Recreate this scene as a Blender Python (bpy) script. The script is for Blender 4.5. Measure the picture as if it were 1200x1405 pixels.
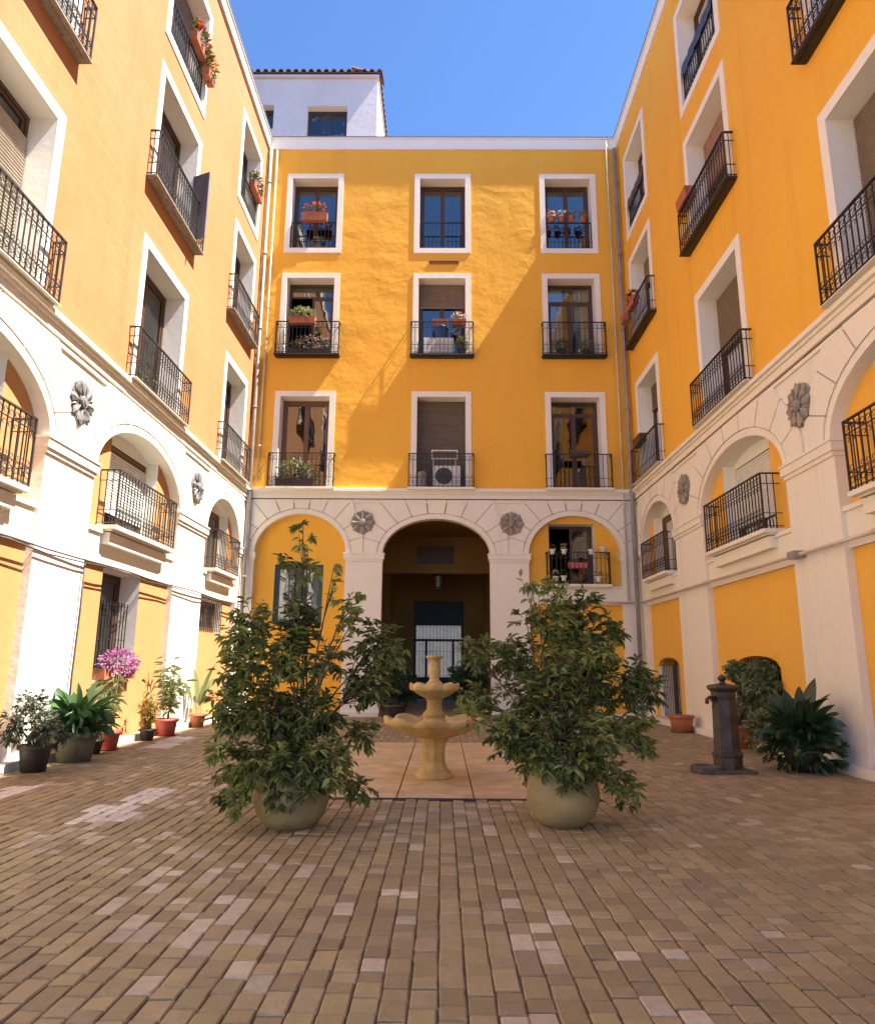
import bpy, math, random
from math import sin, cos, pi, radians
from mathutils import Vector, Matrix
random.seed(7)
for o in list(bpy.data.objects): bpy.data.objects.remove(o)
SC = bpy.context.scene
COL = SC.collection

# ------------------------------------------------------------------ camera
CAM_H, FPX, TILT, ROLL, YAW = 1.4, 974.4, .212, .007, -.008
cd = bpy.data.cameras.new('camera'); cam = bpy.data.objects.new('camera', cd); COL.objects.link(cam)
cd.sensor_fit = 'HORIZONTAL'; cd.sensor_width = 36.0; cd.lens = 36.0 * FPX / 1200.0
cd.clip_end = 2000
cam.matrix_world = (Matrix.Translation((0, 0, CAM_H)) @ Matrix.Rotation(-YAW, 4, 'Z') @ Matrix.Rotation(pi / 2 + TILT, 4, 'X')
                    @ Matrix.Rotation(ROLL, 4, 'Z'))
SC.camera = cam
# ------------------------------------------------------------------ sky, sun, exposure
SUN = Vector((1.0, -.125, 1.67)).normalized()          # towards the sun
EL = math.asin(SUN.z); AZ = math.atan2(SUN.x, SUN.y)
W = bpy.data.worlds.new('World'); SC.world = W; W.use_nodes = True
nt = W.node_tree; nt.nodes.clear()
sky = nt.nodes.new('ShaderNodeTexSky'); sky.sky_type = 'NISHITA'; sky.sun_disc = False
sky.sun_elevation = EL; sky.sun_rotation = AZ; sky.air_density = 1.0; sky.dust_density = 0.0; sky.ozone_density = 10.0; sky.altitude = 2500
bg = nt.nodes.new('ShaderNodeBackground'); bg.inputs[1].default_value = .09
wo = nt.nodes.new('ShaderNodeOutputWorld')
nt.links.new(sky.outputs[0], bg.inputs[0]); nt.links.new(bg.outputs[0], wo.inputs[0])
sd = bpy.data.lights.new('sun', 'SUN'); sd.energy = 4.1; sd.angle = radians(.5); sd.color = (1, .93, .82)
sun = bpy.data.objects.new('sun', sd); COL.objects.link(sun)
sun.rotation_euler = (-SUN).to_track_quat('-Z', 'Y').to_euler(); sun.location = (20, 0, 40)
SC.view_settings.view_transform = 'Standard'; SC.view_settings.look = 'None'
SC.view_settings.exposure = 2.06; SC.view_settings.gamma = 1.0
try: SC.view_settings.use_curve_mapping = False
except Exception: pass

# ------------------------------------------------------------------ pixel helper (direction only; depth is given)
def ray(px, py):
    c, s = cos(ROLL), sin(ROLL); a, b = px - 600, py - 702.5
    u = a * c + b * s; v = -a * s + b * c
    x, y, z = u / FPX, 1., -v / FPX
    y, z = y * cos(TILT) - z * sin(TILT), y * sin(TILT) + z * cos(TILT)
    return Vector((x * cos(YAW) + y * sin(YAW), -x * sin(YAW) + y * cos(YAW), z))
def at(px, py, Y):
    d = ray(px, py); return Vector((0, 0, CAM_H)) + d * (Y / d.y)
def project(p):
    x, y, z = p[0], p[1], p[2] - CAM_H
    x, y = x * cos(YAW) - y * sin(YAW), x * sin(YAW) + y * cos(YAW)
    y, z = y * cos(TILT) + z * sin(TILT), -y * sin(TILT) + z * cos(TILT)
    if y < .1: return None
    return 600 + x / y * FPX, 702.5 - z / y * FPX

# ------------------------------------------------------------------ materials
def nmat(name):
    m = bpy.data.materials.new(name); m.use_nodes = True
    n = m.node_tree; n.nodes.clear()
    out = n.nodes.new('ShaderNodeOutputMaterial'); b = n.nodes.new('ShaderNodeBsdfPrincipled')
    n.links.new(b.outputs[0], out.inputs[0])
    return m, n, b
def N(n, t, **kw):
    nd = n.nodes.new(t)
    for k, v in kw.items(): setattr(nd, k, v)
    return nd
def ramp(n, stops):
    r = n.nodes.new('ShaderNodeValToRGB'); e = r.color_ramp.elements
    while len(e) > len(stops): e.remove(e[-1])
    while len(e) < len(stops): e.new(.5)
    for i, (p, c) in enumerate(stops): e[i].position = p; e[i].color = (*c, 1)
    return r
def mixc(n, fac, a, b, blend='MIX'):
    m = n.nodes.new('ShaderNodeMix'); m.data_type = 'RGBA'; m.blend_type = blend
    def put(i, v):
        if hasattr(v, 'is_output') or isinstance(v, bpy.types.NodeSocket): n.links.new(v, m.inputs[i])
        elif isinstance(v, (tuple, list)): m.inputs[i].default_value = (*v, 1)
        else: m.inputs[i].default_value = v
    put(0, fac); put(6, a); put(7, b)
    return m.outputs[2]
def geo_pos(n): return n.nodes.new('ShaderNodeNewGeometry').outputs['Position']
def noise(n, scale, detail=4, rough=.55, vec=None, dist=0.):
    t = n.nodes.new('ShaderNodeTexNoise'); t.inputs['Scale'].default_value = scale
    t.inputs['Detail'].default_value = detail; t.inputs['Roughness'].default_value = rough; t.inputs['Distortion'].default_value = dist
    n.links.new(vec if vec is not None else geo_pos(n), t.inputs['Vector'])
    return t.outputs[0]
def mapped(n, scale, rot=(0, 0, 0)):
    m = n.nodes.new('ShaderNodeMapping'); m.inputs['Scale'].default_value = scale; m.inputs['Rotation'].default_value = rot
    n.links.new(geo_pos(n), m.inputs['Vector']); return m.outputs[0]
def bump(n, b, h, strength, dist):
    bp = n.nodes.new('ShaderNodeBump'); bp.inputs['Strength'].default_value = strength; bp.inputs['Distance'].default_value = dist
    n.links.new(h, bp.inputs['Height']); n.links.new(bp.outputs[0], b.inputs['Normal']); return bp
def maprange(n, v, a, b, c=0., d=1.):
    m = n.nodes.new('ShaderNodeMapRange'); n.links.new(v, m.inputs[0])
    for i, x in enumerate((a, b, c, d)): m.inputs[i + 1].default_value = x
    return m.outputs[0]

def plaster(name, base, alt, rough=.85, bscale=3.0, bdist=.02, streak=.25, ripple=0., brick=None, freq=.55):
    m, n, b = nmat(name)
    big = noise(n, freq, 5, .65); fine = noise(n, 9, 6, .65)
    c = mixc(n, maprange(n, big, .35, .68), base, alt)
    c = mixc(n, maprange(n, fine, .3, .75, 0, .22), c, tuple(x * .72 for x in base))
    st = noise(n, 1., 4, .6, mapped(n, (1.6, 1.6, .12)))
    c = mixc(n, maprange(n, st, .56, .8, 0, streak), c, tuple(x * .6 for x in base))
    if brick:
        bt = n.nodes.new('ShaderNodeTexBrick'); mp = n.nodes.new('ShaderNodeMapping')
        mp.inputs['Rotation'].default_value = (0, 0, 0)
        sx = n.nodes.new('ShaderNodeSeparateXYZ'); cx = n.nodes.new('ShaderNodeCombineXYZ')
        n.links.new(geo_pos(n), sx.inputs[0]); n.links.new(sx.outputs[1], cx.inputs[0]); n.links.new(sx.outputs[2], cx.inputs[1])
        n.links.new(cx.outputs[0], bt.inputs['Vector']); bt.inputs['Scale'].default_value = 1.0
        bt.inputs['Brick Width'].default_value = .62; bt.inputs['Row Height'].default_value = .3; bt.inputs['Mortar Size'].default_value = .02
        bt.inputs['Mortar Smooth'].default_value = .6
        bt.inputs['Color1'].default_value = (0, 0, 0, 1); bt.inputs['Color2'].default_value = (.25, .25, .25, 1); bt.inputs['Mortar'].default_value = (1, 1, 1, 1)
        mask = maprange(n, noise(n, .45, 3, .5), .46, .62, 0, .3)
        mu = n.nodes.new('ShaderNodeMath'); mu.operation = 'MULTIPLY'; n.links.new(bt.outputs['Color'], mu.inputs[0]); n.links.new(mask, mu.inputs[1])
        c = mixc(n, mu.outputs[0], c, brick)
    n.links.new(c, b.inputs['Base Color']); b.inputs['Roughness'].default_value = rough
    b.inputs['Specular IOR Level'].default_value = .25
    h = noise(n, bscale, 7, .6)
    if ripple:
        rp0 = noise(n, 1.5, 2, .45, mapped(n, (.75, .75, 1.5), (0, .5, 0)), .3)
        rp = n.nodes.new('ShaderNodeMath'); rp.operation = 'MULTIPLY'; n.links.new(rp0, rp.inputs[0]); n.links.new(maprange(n, noise(n, .35, 2, .5), .4, .62, .15, 1.2), rp.inputs[1]); rp = rp.outputs[0]
        ad = n.nodes.new('ShaderNodeMath'); ad.operation = 'MULTIPLY_ADD'
        n.links.new(rp, ad.inputs[0]); ad.inputs[1].default_value = ripple; n.links.new(h, ad.inputs[2]); h = ad.outputs[0]
    bump(n, b, h, 1., bdist)
    return m
def simple(name, base, rough=.6, var=.25, scale=6., metal=0., bd=.004, bs=25., spec=.5):
    m, n, b = nmat(name)
    c = mixc(n, maprange(n, noise(n, scale, 5, .6), .3, .7), tuple(x * (1 - var) for x in base), tuple(min(1, x * (1 + var)) for x in base))
    n.links.new(c, b.inputs['Base Color']); b.inputs['Roughness'].default_value = rough; b.inputs['Metallic'].default_value = metal
    b.inputs['Specular IOR Level'].default_value = spec
    if bd: bump(n, b, noise(n, bs, 5, .6), .8, bd)
    return m
def leafmat(name, c1, c2, rough=.42, trans=.18):
    m, n, b = nmat(name)
    a = n.nodes.new('ShaderNodeAttribute'); a.attribute_name = 'tint'
    sp = n.nodes.new('ShaderNodeSeparateColor'); n.links.new(a.outputs['Color'], sp.inputs[0])
    c = mixc(n, sp.outputs[0], c1, c2)
    c = mixc(n, maprange(n, sp.outputs[1], .93, 1., 0, .8), c, (.16, .10, .03))
    n.links.new(c, b.inputs['Base Color']); b.inputs['Roughness'].default_value = rough
    b.inputs['Specular IOR Level'].default_value = .5
    t = n.nodes.new('ShaderNodeBsdfTranslucent'); n.links.new(c, t.inputs[0])
    mx = n.nodes.new('ShaderNodeMixShader'); mx.inputs[0].default_value = trans
    out = [x for x in n.nodes if x.type == 'OUTPUT_MATERIAL'][0]
    n.links.new(b.outputs[0], mx.inputs[1]); n.links.new(t.outputs[0], mx.inputs[2]); n.links.new(mx.outputs[0], out.inputs[0])
    return m
def glassmat(name, tint=(.75, .8, .8)):
    m, n, b = nmat(name); n.nodes.remove(b)
    out = [x for x in n.nodes if x.type == 'OUTPUT_MATERIAL'][0]
    tr = n.nodes.new('ShaderNodeBsdfTransparent'); tr.inputs[0].default_value = (*tint, 1)
    gl = n.nodes.new('ShaderNodeBsdfGlossy'); gl.inputs['Roughness'].default_value = .015
    bp = n.nodes.new('ShaderNodeBump'); bp.inputs['Strength'].default_value = .25; bp.inputs['Distance'].default_value = .02
    n.links.new(noise(n, 1.3, 2), bp.inputs['Height']); n.links.new(bp.outputs[0], gl.inputs['Normal'])
    lw = n.nodes.new('ShaderNodeLayerWeight'); lw.inputs[0].default_value = .35
    mx = n.nodes.new('ShaderNodeMixShader'); n.links.new(maprange(n, lw.outputs['Fresnel'], 0, 1, .1, 1), mx.inputs[0])
    n.links.new(tr.outputs[0], mx.inputs[1]); n.links.new(gl.outputs[0], mx.inputs[2]); n.links.new(mx.outputs[0], out.inputs[0])
    return m
def brickmat(name, src):
    m, n, b = nmat(name)
    if src == 'obj': col = n.nodes.new('ShaderNodeObjectInfo').outputs['Color']
    else:
        a = n.nodes.new('ShaderNodeAttribute'); a.attribute_name = 'tint'; col = a.outputs['Color']
    f = noise(n, 14, 6, .65); g = noise(n, .9, 4, .6); k = noise(n, 60, 3, .6)
    c = mixc(n, maprange(n, f, .35, .75, 0, .45), col, (.22, .155, .09))
    c = mixc(n, maprange(n, k, .55, .8, 0, .35), c, (.42, .34, .25))
    c = mixc(n, maprange(n, g, .4, .75, 0, .5), c, (.25, .175, .105))
    n.links.new(c, b.inputs['Base Color']); b.inputs['Roughness'].default_value = .62
    b.inputs['Specular IOR Level'].default_value = .4
    bump(n, b, noise(n, 24, 8, .7), .9, .012)
    return m

YEL = (.80, .40, .055)
M = {
 'yellow_sun': plaster('yellow_plaster_sunlit', (.48, .215, .085), (.51, .245, .11), bdist=.012, brick=(.60, .34, .17), streak=.4),  # the wings share one yellow; this sunlit copy is darkened to offset the sun
 'yellow_sun_low': plaster('pale_yellow_plaster_sunlit', (.51, .26, .10), (.54, .29, .12), bdist=.012, streak=.15),  # lower panels of the sunlit wing, colour likewise lowered against the sun
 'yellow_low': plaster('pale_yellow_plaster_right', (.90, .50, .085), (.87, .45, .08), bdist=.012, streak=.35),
 'yellow': plaster('yellow_plaster_right', (.89, .485, .06), (.86, .43, .055), bdist=.012, streak=.4),  # brighter copy of the shared yellow for the shaded wing
 'yellow_back': plaster('yellow_plaster_back', (.89, .475, .06), (.87, .435, .055), bdist=.02, ripple=1.3, bscale=2.0, streak=.25),
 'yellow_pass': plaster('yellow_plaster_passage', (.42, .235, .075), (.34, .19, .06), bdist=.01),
 'white': plaster('white_stucco', (.86, .80, .68), (.84, .78, .67), bscale=5, bdist=.012, streak=.34),
 'trim': plaster('white_trim_paint', (.87, .82, .72), (.88, .85, .77), bscale=8, bdist=.004, streak=.1),
 'grey_plaster': plaster('pale_grey_plaster', (.62, .56, .56), (.70, .65, .64), bscale=5, bdist=.01, streak=.35),
 'dark_room': simple('dark_room', (.06, .05, .04), .9, .2, bd=0),  # near-black room colour stands in for the shade indoors
 'roof': simple('clay_tile', (.22, .12, .085), .8, .35, 5.), 'lead': simple('lead_flashing', (.18, .18, .19), .5, .2),
 'iron': simple('black_iron', (.035, .03, .028), .5, .3, metal=.3, bd=.001), 'iron_grey': simple('dark_grey_iron', (.06, .055, .055), .45, .3, metal=.4, bd=.001),
 'wood_dark': simple('dark_brown_wood', (.075, .035, .02), .45, .3, 12., bd=.002), 'wood_mid': simple('brown_wood', (.16, .075, .035), .5, .3, 12., bd=.002),
 'green_paint': simple('dark_green_paint', (.03, .06, .045), .45, .25, bd=.001), 'white_paint': simple('white_frame_paint', (.75, .72, .68), .45, .1, bd=.001),
 'shutter_grey': simple('grey_violet_shutter', (.16, .14, .17), .55, .2, bd=.001),
 'glass': glassmat('window_glass'),
 'blind_beige': simple('beige_roller_blind', (.46, .40, .32), .65, .12, bd=.001), 'blind_brown': simple('brown_roller_blind', (.20, .15, .10), .6, .15, bd=.001),
 'blind_grey': simple('grey_brown_roller_blind', (.15, .12, .085), .6, .12, bd=.001), 'blind_white': simple('white_cloth_blind', (.72, .72, .68), .85, .08, bd=.003, bs=8),
 'blind_pink': simple('rosy_brown_roller_blind', (.30, .18, .14), .6, .15, bd=.001),
 'curtain': simple('white_curtain', (.75, .72, .68), .9, .08, bd=0),
 'stone_grey': simple('grey_carved_stone', (.30, .26, .22), .85, .3, 10., bd=.006), 'stone_grout': simple('grey_joint_mortar', (.42, .38, .32), .9, .2, bd=.002),
 'stone_sun': simple('sunlit_grey_carved_stone', (.20, .195, .19), .85, .25, 10., bd=.006),  # rosette stone of the sunlit wing, colour darkened against the strong sun
 'stone_gold': plaster('golden_sandstone', (.66, .49, .23), (.44, .29, .10), .85, 26, .010, .7, freq=4.5), 'stone_slab': simple('tan_stone_slab', (.55, .40, .225), .6, .25, 3., bd=.003),
 'stone_dark': simple('dark_stone', (.10, .085, .07), .8, .3, 8., bd=.006),
 'pump': simple('dark_cast_iron', (.07, .055, .042), .5, .4, 6., metal=.35, bd=.003),
 'terracotta': simple('terracotta', (.40, .13, .06), .7, .25, 9.), 'pot_pink': simple('red_plastic_pot', (.50, .12, .09), .55, .2, 7.),
 'pot_tan': plaster('tan_weathered_pot', (.38, .275, .125), (.22, .17, .085), .65, 20, .006, .7, freq=3.2), 'pot_green': simple('mossy_grey_pot', (.16, .15, .10), .7, .35, 6.),
 'pot_dark': simple('dark_plastic_pot', (.04, .035, .03), .5, .3, 6.), 'pot_white': simple('white_ceramic_pot', (.78, .75, .70), .4, .08, 6., bd=0),
 'soil': simple('potting_soil', (.05, .035, .025), .95, .4, 30., bd=.01),
 'bark': simple('brown_bark', (.10, .065, .04), .85, .35, 20., bd=.006), 'cane': simple('green_cane', (.20, .20, .08), .6, .3, 20.),
 'leaf': leafmat('glossy_dark_leaf', (.04, .07, .015), (.30, .33, .095), .4, .25), 'leaf_mid': leafmat('mid_green_leaf', (.04, .09, .02), (.12, .19, .05)),
 'leaf_pale': leafmat('pale_green_leaf', (.15, .20, .07), (.40, .42, .19)), 'leaf_broad': leafmat('broad_green_leaf', (.03, .08, .025), (.09, .18, .06), .35),
 'leaf_broad_dark': leafmat('broad_dark_leaf', (.018, .048, .018), (.05, .10, .038), .28, .1),
 'leaf_yellow': leafmat('yellowing_leaf', (.30, .25, .05), (.48, .30, .06), .55, .3), 'leaf_grey': leafmat('greyish_leaf', (.07, .09, .06), (.16, .19, .13), .6),
 'leaf_ivy': leafmat('ivy_leaf', (.12, .17, .065), (.29, .33, .16), .5),
 'fl_red': leafmat('red_petals', (.55, .03, .03), (.75, .16, .04), .6, .3), 'fl_orange': leafmat('orange_petals', (.75, .22, .04), (.80, .45, .20), .6, .3),
 'fl_purple': leafmat('purple_petals', (.30, .05, .22), (.60, .30, .52), .6, .3), 'fl_pink': leafmat('pink_petals', (.55, .22, .22), (.75, .55, .50), .6, .3),
 'pipe': simple('grey_metal_pipe', (.30, .27, .25), .5, .2, 3.), 'pipe_cream': simple('cream_painted_pipe', (.62, .52, .38), .5, .15, 3.), 'cable': simple('black_cable', (.06, .05, .045), .6, .2, bd=0),
 'plastic_white': simple('white_plastic', (.70, .68, .62), .45, .08, bd=0), 'plastic_dark': simple('dark_plastic', (.05, .05, .05), .5, .2, bd=0), 'blue': simple('blue_plastic', (.04, .11, .32), .4, .15, bd=0),
 'mortar': simple('mortar_bed', (.13, .095, .06), .9, .35, 8., bd=.01), 'ground': simple('street_ground', (.16, .13, .10), .85, .25, 2.),
 'brick_obj': brickmat('paver_single', 'obj'), 'brick_att': brickmat('paver_mass', 'att'),
 'street_wall': plaster('street_facade', (.22, .21, .185), (.27, .255, .22)), 'lamp_glass': simple('dusty_lamp_glass', (.35, .32, .25), .3, .2, bd=0),
}

# ------------------------------------------------------------------ mesh builder
ORG = {}
class MB:
    def __init__(s): s.v = []; s.f = []; s.sm = []; s.t = []; s.tint = False
    def add(s, vs, fs, smooth=False, tint=None):
        o = len(s.v); s.v += [tuple(v) for v in vs]
        for f in fs:
            s.f.append(tuple(i + o for i in f)); s.sm.append(smooth); s.t.append(tint)
        if tint: s.tint = True
    def box(s, a, b, tr=None):
        x0, y0, z0 = a; x1, y1, z1 = b
        vs = [(x0, y0, z0), (x1, y0, z0), (x1, y1, z0), (x0, y1, z0), (x0, y0, z1), (x1, y0, z1), (x1, y1, z1), (x0, y1, z1)]
        if tr: vs = [tr(*v) for v in vs]
        s.add(vs, [(0, 3, 2, 1), (4, 5, 6, 7), (0, 1, 5, 4), (1, 2, 6, 5), (2, 3, 7, 6), (3, 0, 4, 7)])
    def tube(s, pts, r, n=6, smooth=True, caps=True):
        pts = [Vector(p) for p in pts]; k = len(pts); rings = []
        rr = r if isinstance(r, (list, tuple)) else [r] * k
        up = None
        for i, p in enumerate(pts):
            d = (pts[min(i + 1, k - 1)] - pts[max(i - 1, 0)])
            if d.length < 1e-9: d = Vector((0, 0, 1))
            d.normalize()
            if up is None: up = Vector((0, 0, 1)) if abs(d.z) < .9 else Vector((1, 0, 0))
            a = d.cross(up)
            if a.length < 1e-4: a = d.cross(Vector((0, 1, 0)))
            a.normalize(); b = d.cross(a).normalized(); up = a.cross(d) * 1.0
            rings.append([p + (a * cos(2 * pi * j / n) + b * sin(2 * pi * j / n)) * rr[i] for j in range(n)])
        vs = [v for R in rings for v in R]; fs = []
        for i in range(k - 1):
            for j in range(n):
                fs.append((i * n + j, i * n + (j + 1) % n, (i + 1) * n + (j + 1) % n, (i + 1) * n + j))
        if caps: fs.append(tuple(range(n - 1, -1, -1))); fs.append(tuple((k - 1) * n + j for j in range(n)))
        s.add(vs, fs, smooth)
    def lathe(s, prof, c, n=24, smooth=True, mod=None, caps=True):
        vs = []; k = len(prof)
        for r, z in prof:
            for j in range(n):
                a = 2 * pi * j / n; q = mod(a, r, z) if mod else (r, z)
                vs.append((c[0] + q[0] * cos(a), c[1] + q[0] * sin(a), c[2] + q[1]))
        fs = []
        for i in range(k - 1):
            for j in range(n): fs.append((i * n + j, i * n + (j + 1) % n, (i + 1) * n + (j + 1) % n, (i + 1) * n + j))
        if caps: fs.append(tuple(range(n - 1, -1, -1))); fs.append(tuple((k - 1) * n + j for j in range(n)))
        s.add(vs, fs, smooth)
    def prism(s, poly, d0, d1, tr):          # poly [(s,z)] extruded from d0 to d1 through tr(s,z,d)
        k = len(poly)
        vs = [tr(a, b, d0) for a, b in poly] + [tr(a, b, d1) for a, b in poly]
        fs = [tuple(range(k)), tuple(range(2 * k - 1, k - 1, -1))] + [(i, (i + 1) % k, k + (i + 1) % k, k + i) for i in range(k)]
        s.add(vs, fs)
    def leaf(s, p, d, up, L, w, tint, fold=.25, droop=.15):
        d = d.normalized(); a = d.cross(up)
        if a.length < 1e-3: a = d.cross(Vector((1, .3, 0)))
        a.normalize(); nrm = a.cross(d)
        tip = p + d * L - nrm * L * droop
        q1 = p + d * L * .33; q2 = p + d * L * .7 - nrm * L * droop * .4
        f = nrm * w * fold
        vs = [p, q1 + a * w * .5 + f, q2 + a * w * .38 + f, tip, q2 - a * w * .38 + f, q1 - a * w * .5 + f]
        s.add(vs, [(0, 1, 2, 3), (0, 3, 4, 5)], False, tint)
    def ribbon(s, pts, widths, tint, fold=.25, upv=Vector((0, 0, 1))):
        vs = []; fs = []; k = len(pts)
        for i, p in enumerate(pts):
            d = (pts[min(i + 1, k - 1)] - pts[max(i - 1, 0)]).normalized()
            a = d.cross(upv)
            if a.length < 1e-3: a = Vector((1, 0, 0))
            a.normalize(); nn = a.cross(d)
            w = widths[i] * .5
            vs += [p + a * w + nn * w * fold, p, p - a * w + nn * w * fold]
        for i in range(k - 1):
            b = i * 3; fs += [(b, b + 1, b + 4, b + 3), (b + 1, b + 2, b + 5, b + 4)]
        s.add(vs, fs, True, tint)
    def build(s, name, mat, parent=None, origin=None, kind=None):
        if not s.v: return None
        xs = [v[0] for v in s.v]; ys = [v[1] for v in s.v]; zs = [v[2] for v in s.v]
        og = Vector(origin) if origin is not None else Vector(((min(xs) + max(xs)) / 2, (min(ys) + max(ys)) / 2, min(zs)))
        me = bpy.data.meshes.new(name)
        me.from_pydata([(v[0] - og.x, v[1] - og.y, v[2] - og.z) for v in s.v], [], s.f)
        me.polygons.foreach_set('use_smooth', s.sm)
        if s.tint:
            at_ = me.color_attributes.new('tint', 'FLOAT_COLOR', 'CORNER'); buf = []
            for f, t in zip(s.f, s.t): buf += list((*(t or (.5, .5, .5)), 1)) * len(f)
            at_.data.foreach_set('color', buf)
        me.materials.append(M[mat]); me.update()
        o = bpy.data.objects.new(name, me); COL.objects.link(o)
        put(o, og, parent)
        if kind: o['kind'] = kind
        return o
def put(o, og, parent):
    og = Vector(og); ORG[o.name] = og
    if parent is not None: o.parent = parent; o.location = og - ORG[parent.name]
    else: o.location = og
def thing(name, loc, label, cat, group=None):
    o = bpy.data.objects.new(name, None); COL.objects.link(o); o.empty_display_size = .2
    put(o, loc, None); return tag(o, label, cat, group)
def tag(o, label, cat, group=None, kind=None):
    if label: o['label'] = label
    if cat: o['category'] = cat
    if group: o['group'] = group
    if kind: o['kind'] = kind
    return o
U = random.uniform
def tnt(a=0., b=1.): return (U(a, b), random.random(), random.random())

# ------------------------------------------------------------------ levels and plan of the courtyard (metres)
XL, XR, D = -5.76, 5.61, 20.23
ZC, ZP, ZT = 6.42, 17.86, 18.27            # cornice, parapet band foot, parapet top
Y0 = -4.0                                   # side wings run past the camera
REV = .40
def TL(s, z, d): return (XL + d, s, z)
def TR(s, z, d): return (XR - d, s, z)
def TB(s, z, d): return (s, D - d, z)

def grid_wall(mb, tr, s0, s1, z0, z1, holes, d=0.):
    ss = sorted({s0, s1, *[min(max(h[i], s0), s1) for h in holes for i in (0, 1)]}); zz = sorted({z0, z1, *[min(max(h[i], z0), z1) for h in holes for i in (2, 3)]})
    for i in range(len(ss) - 1):
        for j in range(len(zz) - 1):
            cs, cz = (ss[i] + ss[i + 1]) / 2, (zz[j] + zz[j + 1]) / 2
            if any(h[0] < cs < h[1] and h[2] < cz < h[3] for h in holes): continue
            mb.add([tr(ss[i], zz[j], d), tr(ss[i + 1], zz[j], d), tr(ss[i + 1], zz[j + 1], d), tr(ss[i], zz[j + 1], d)], [(0, 1, 2, 3)])
def reveal(mb, tr, s0, s1, z0, z1, d0, d1, top=True, bottom=True):
    q = [((s0, z0), (s0, z1)), ((s1, z0), (s1, z1))]
    if top: q.append(((s0, z1), (s1, z1)))
    if bottom: q.append(((s0, z0), (s1, z0)))
    for (a, b), (c, e) in q: mb.add([tr(a, b, d0), tr(c, e, d0), tr(c, e, d1), tr(a, b, d1)], [(0, 1, 2, 3)])
def bars(mb, tr, s0, s1, z0, z1, w, d0, d1):   # rectangular frame
    mb.box((s0, z0, d0), (s1, z0 + w, d1), tr); mb.box((s0, z1 - w, d0), (s1, z1, d1), tr)
    mb.box((s0, z0 + w, d0), (s0 + w, z1 - w, d1), tr); mb.box((s1 - w, z0 + w, d0), (s1, z1 - w, d1), tr)

def window(wing, tr, s0, s1, z0, z1, d=-REV, frame='wood_dark', leaves=2, blind=None, drop=.5, curtain=False, transom=0., openleaf=False, glass=True, gap=0., name='window'):
    """frame of the whole window, leaf panes, blind, curtain; d = depth of the frame's outer face"""
    mb = MB(); g = .004
    bars(mb, tr, s0 + g, s1 - g, z0 + g, z1 - g, .07, d - .08, d)
    zi0, zi1 = z0 + .074, z1 - .074; si0, si1 = s0 + .074, s1 - .074
    if transom: mb.box((si0, zi1 - transom - .05, d - .07), (si1, zi1 - transom, d - .01), tr)
    lt = zi1 - (transom + .05 if transom else 0)
    wd = (si1 - si0) / leaves
    panes = []
    for k in range(leaves):
        a, b = si0 + k * wd + .003, si0 + (k + 1) * wd - .003
        if not (openleaf and k == 0):
            bars(mb, tr, a, b, zi0, lt - .003, .065, d - .065, d - .015); panes.append((a + .06, b - .06, zi0 + .06, lt - .06))
    if transom: panes.append((si0, si1, lt + .05, zi1))
    w = mb.build(name, frame, wing)
    if glass:
        for (a, b, c, e) in panes:
            pm = MB(); pm.box((a, c, d - .045), (b, e, d - .037), tr); pm.build('pane', 'glass', w)
    if blind:
        bm_ = MB(); zb = z1 - (z1 - z0) * drop; n = max(4, int((z1 - gap - zb) / .055)); h = (z1 - .01 - gap - zb) / n
        for i in range(n):
            za = zb + i * h
            vs = [tr(s0 + .02, za, d + .012), tr(s1 - .02, za, d + .012), tr(s1 - .02, za + h * .45, d + .028), tr(s0 + .02, za + h * .45, d + .028), tr(s1 - .02, za + h * .9, d + .012), tr(s0 + .02, za + h * .9, d + .012), tr(s1 - .02, za + h, d + .006), tr(s0 + .02, za + h, d + .006)]
            bm_.add(vs, [(0, 1, 2, 3), (3, 2, 4, 5), (5, 4, 6, 7)])
        bm_.box((s0 + .02, zb - .05, d + .006), (s1 - .02, zb, d + .035), tr)
        bm_.build('roller_blind', blind, w)
    if curtain:
        sides = [(si0, si0 + (si1 - si0) * .36), (si1 - (si1 - si0) * .36, si1)] if curtain == 'split' else [(si0, si1)]
        for (a, b) in sides:
            cm = MB(); n = 22; vs = []
            for i in range(n + 1):
                s = a + (b - a) * i / n; dd = d - .16 + .03 * sin(i * 1.9) + U(-.008, .008)
                vs += [tr(s, z0 + .1, dd), tr(s, z1 - .1, dd)]
            cm.add(vs, [(2 * i, 2 * i + 2, 2 * i + 3, 2 * i + 1) for i in range(n)], True); cm.build('curtain', 'curtain', w)
    return w
def surround(wing, tr, s0, s1, z0, z1, w=.17, full=False):
    mb = MB(); d1 = .022
    mb.box((s0 - w, z0, -.004), (s0, z1 + w, d1), tr); mb.box((s1, z0, -.004), (s1 + w, z1 + w, d1), tr)
    mb.box((s0, z1, -.004), (s1, z1 + w, d1), tr)
    if full: mb.box((s0 - w, z0 - w, -.004), (s1 + w, z0, d1), tr)
    mb.build('window_surround', 'trim', wing)
    rm = MB(); reveal(rm, tr, s0, s1, z0, z1, -.002, -REV - .1); rm.build('window_reveal', 'trim', wing)

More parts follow.
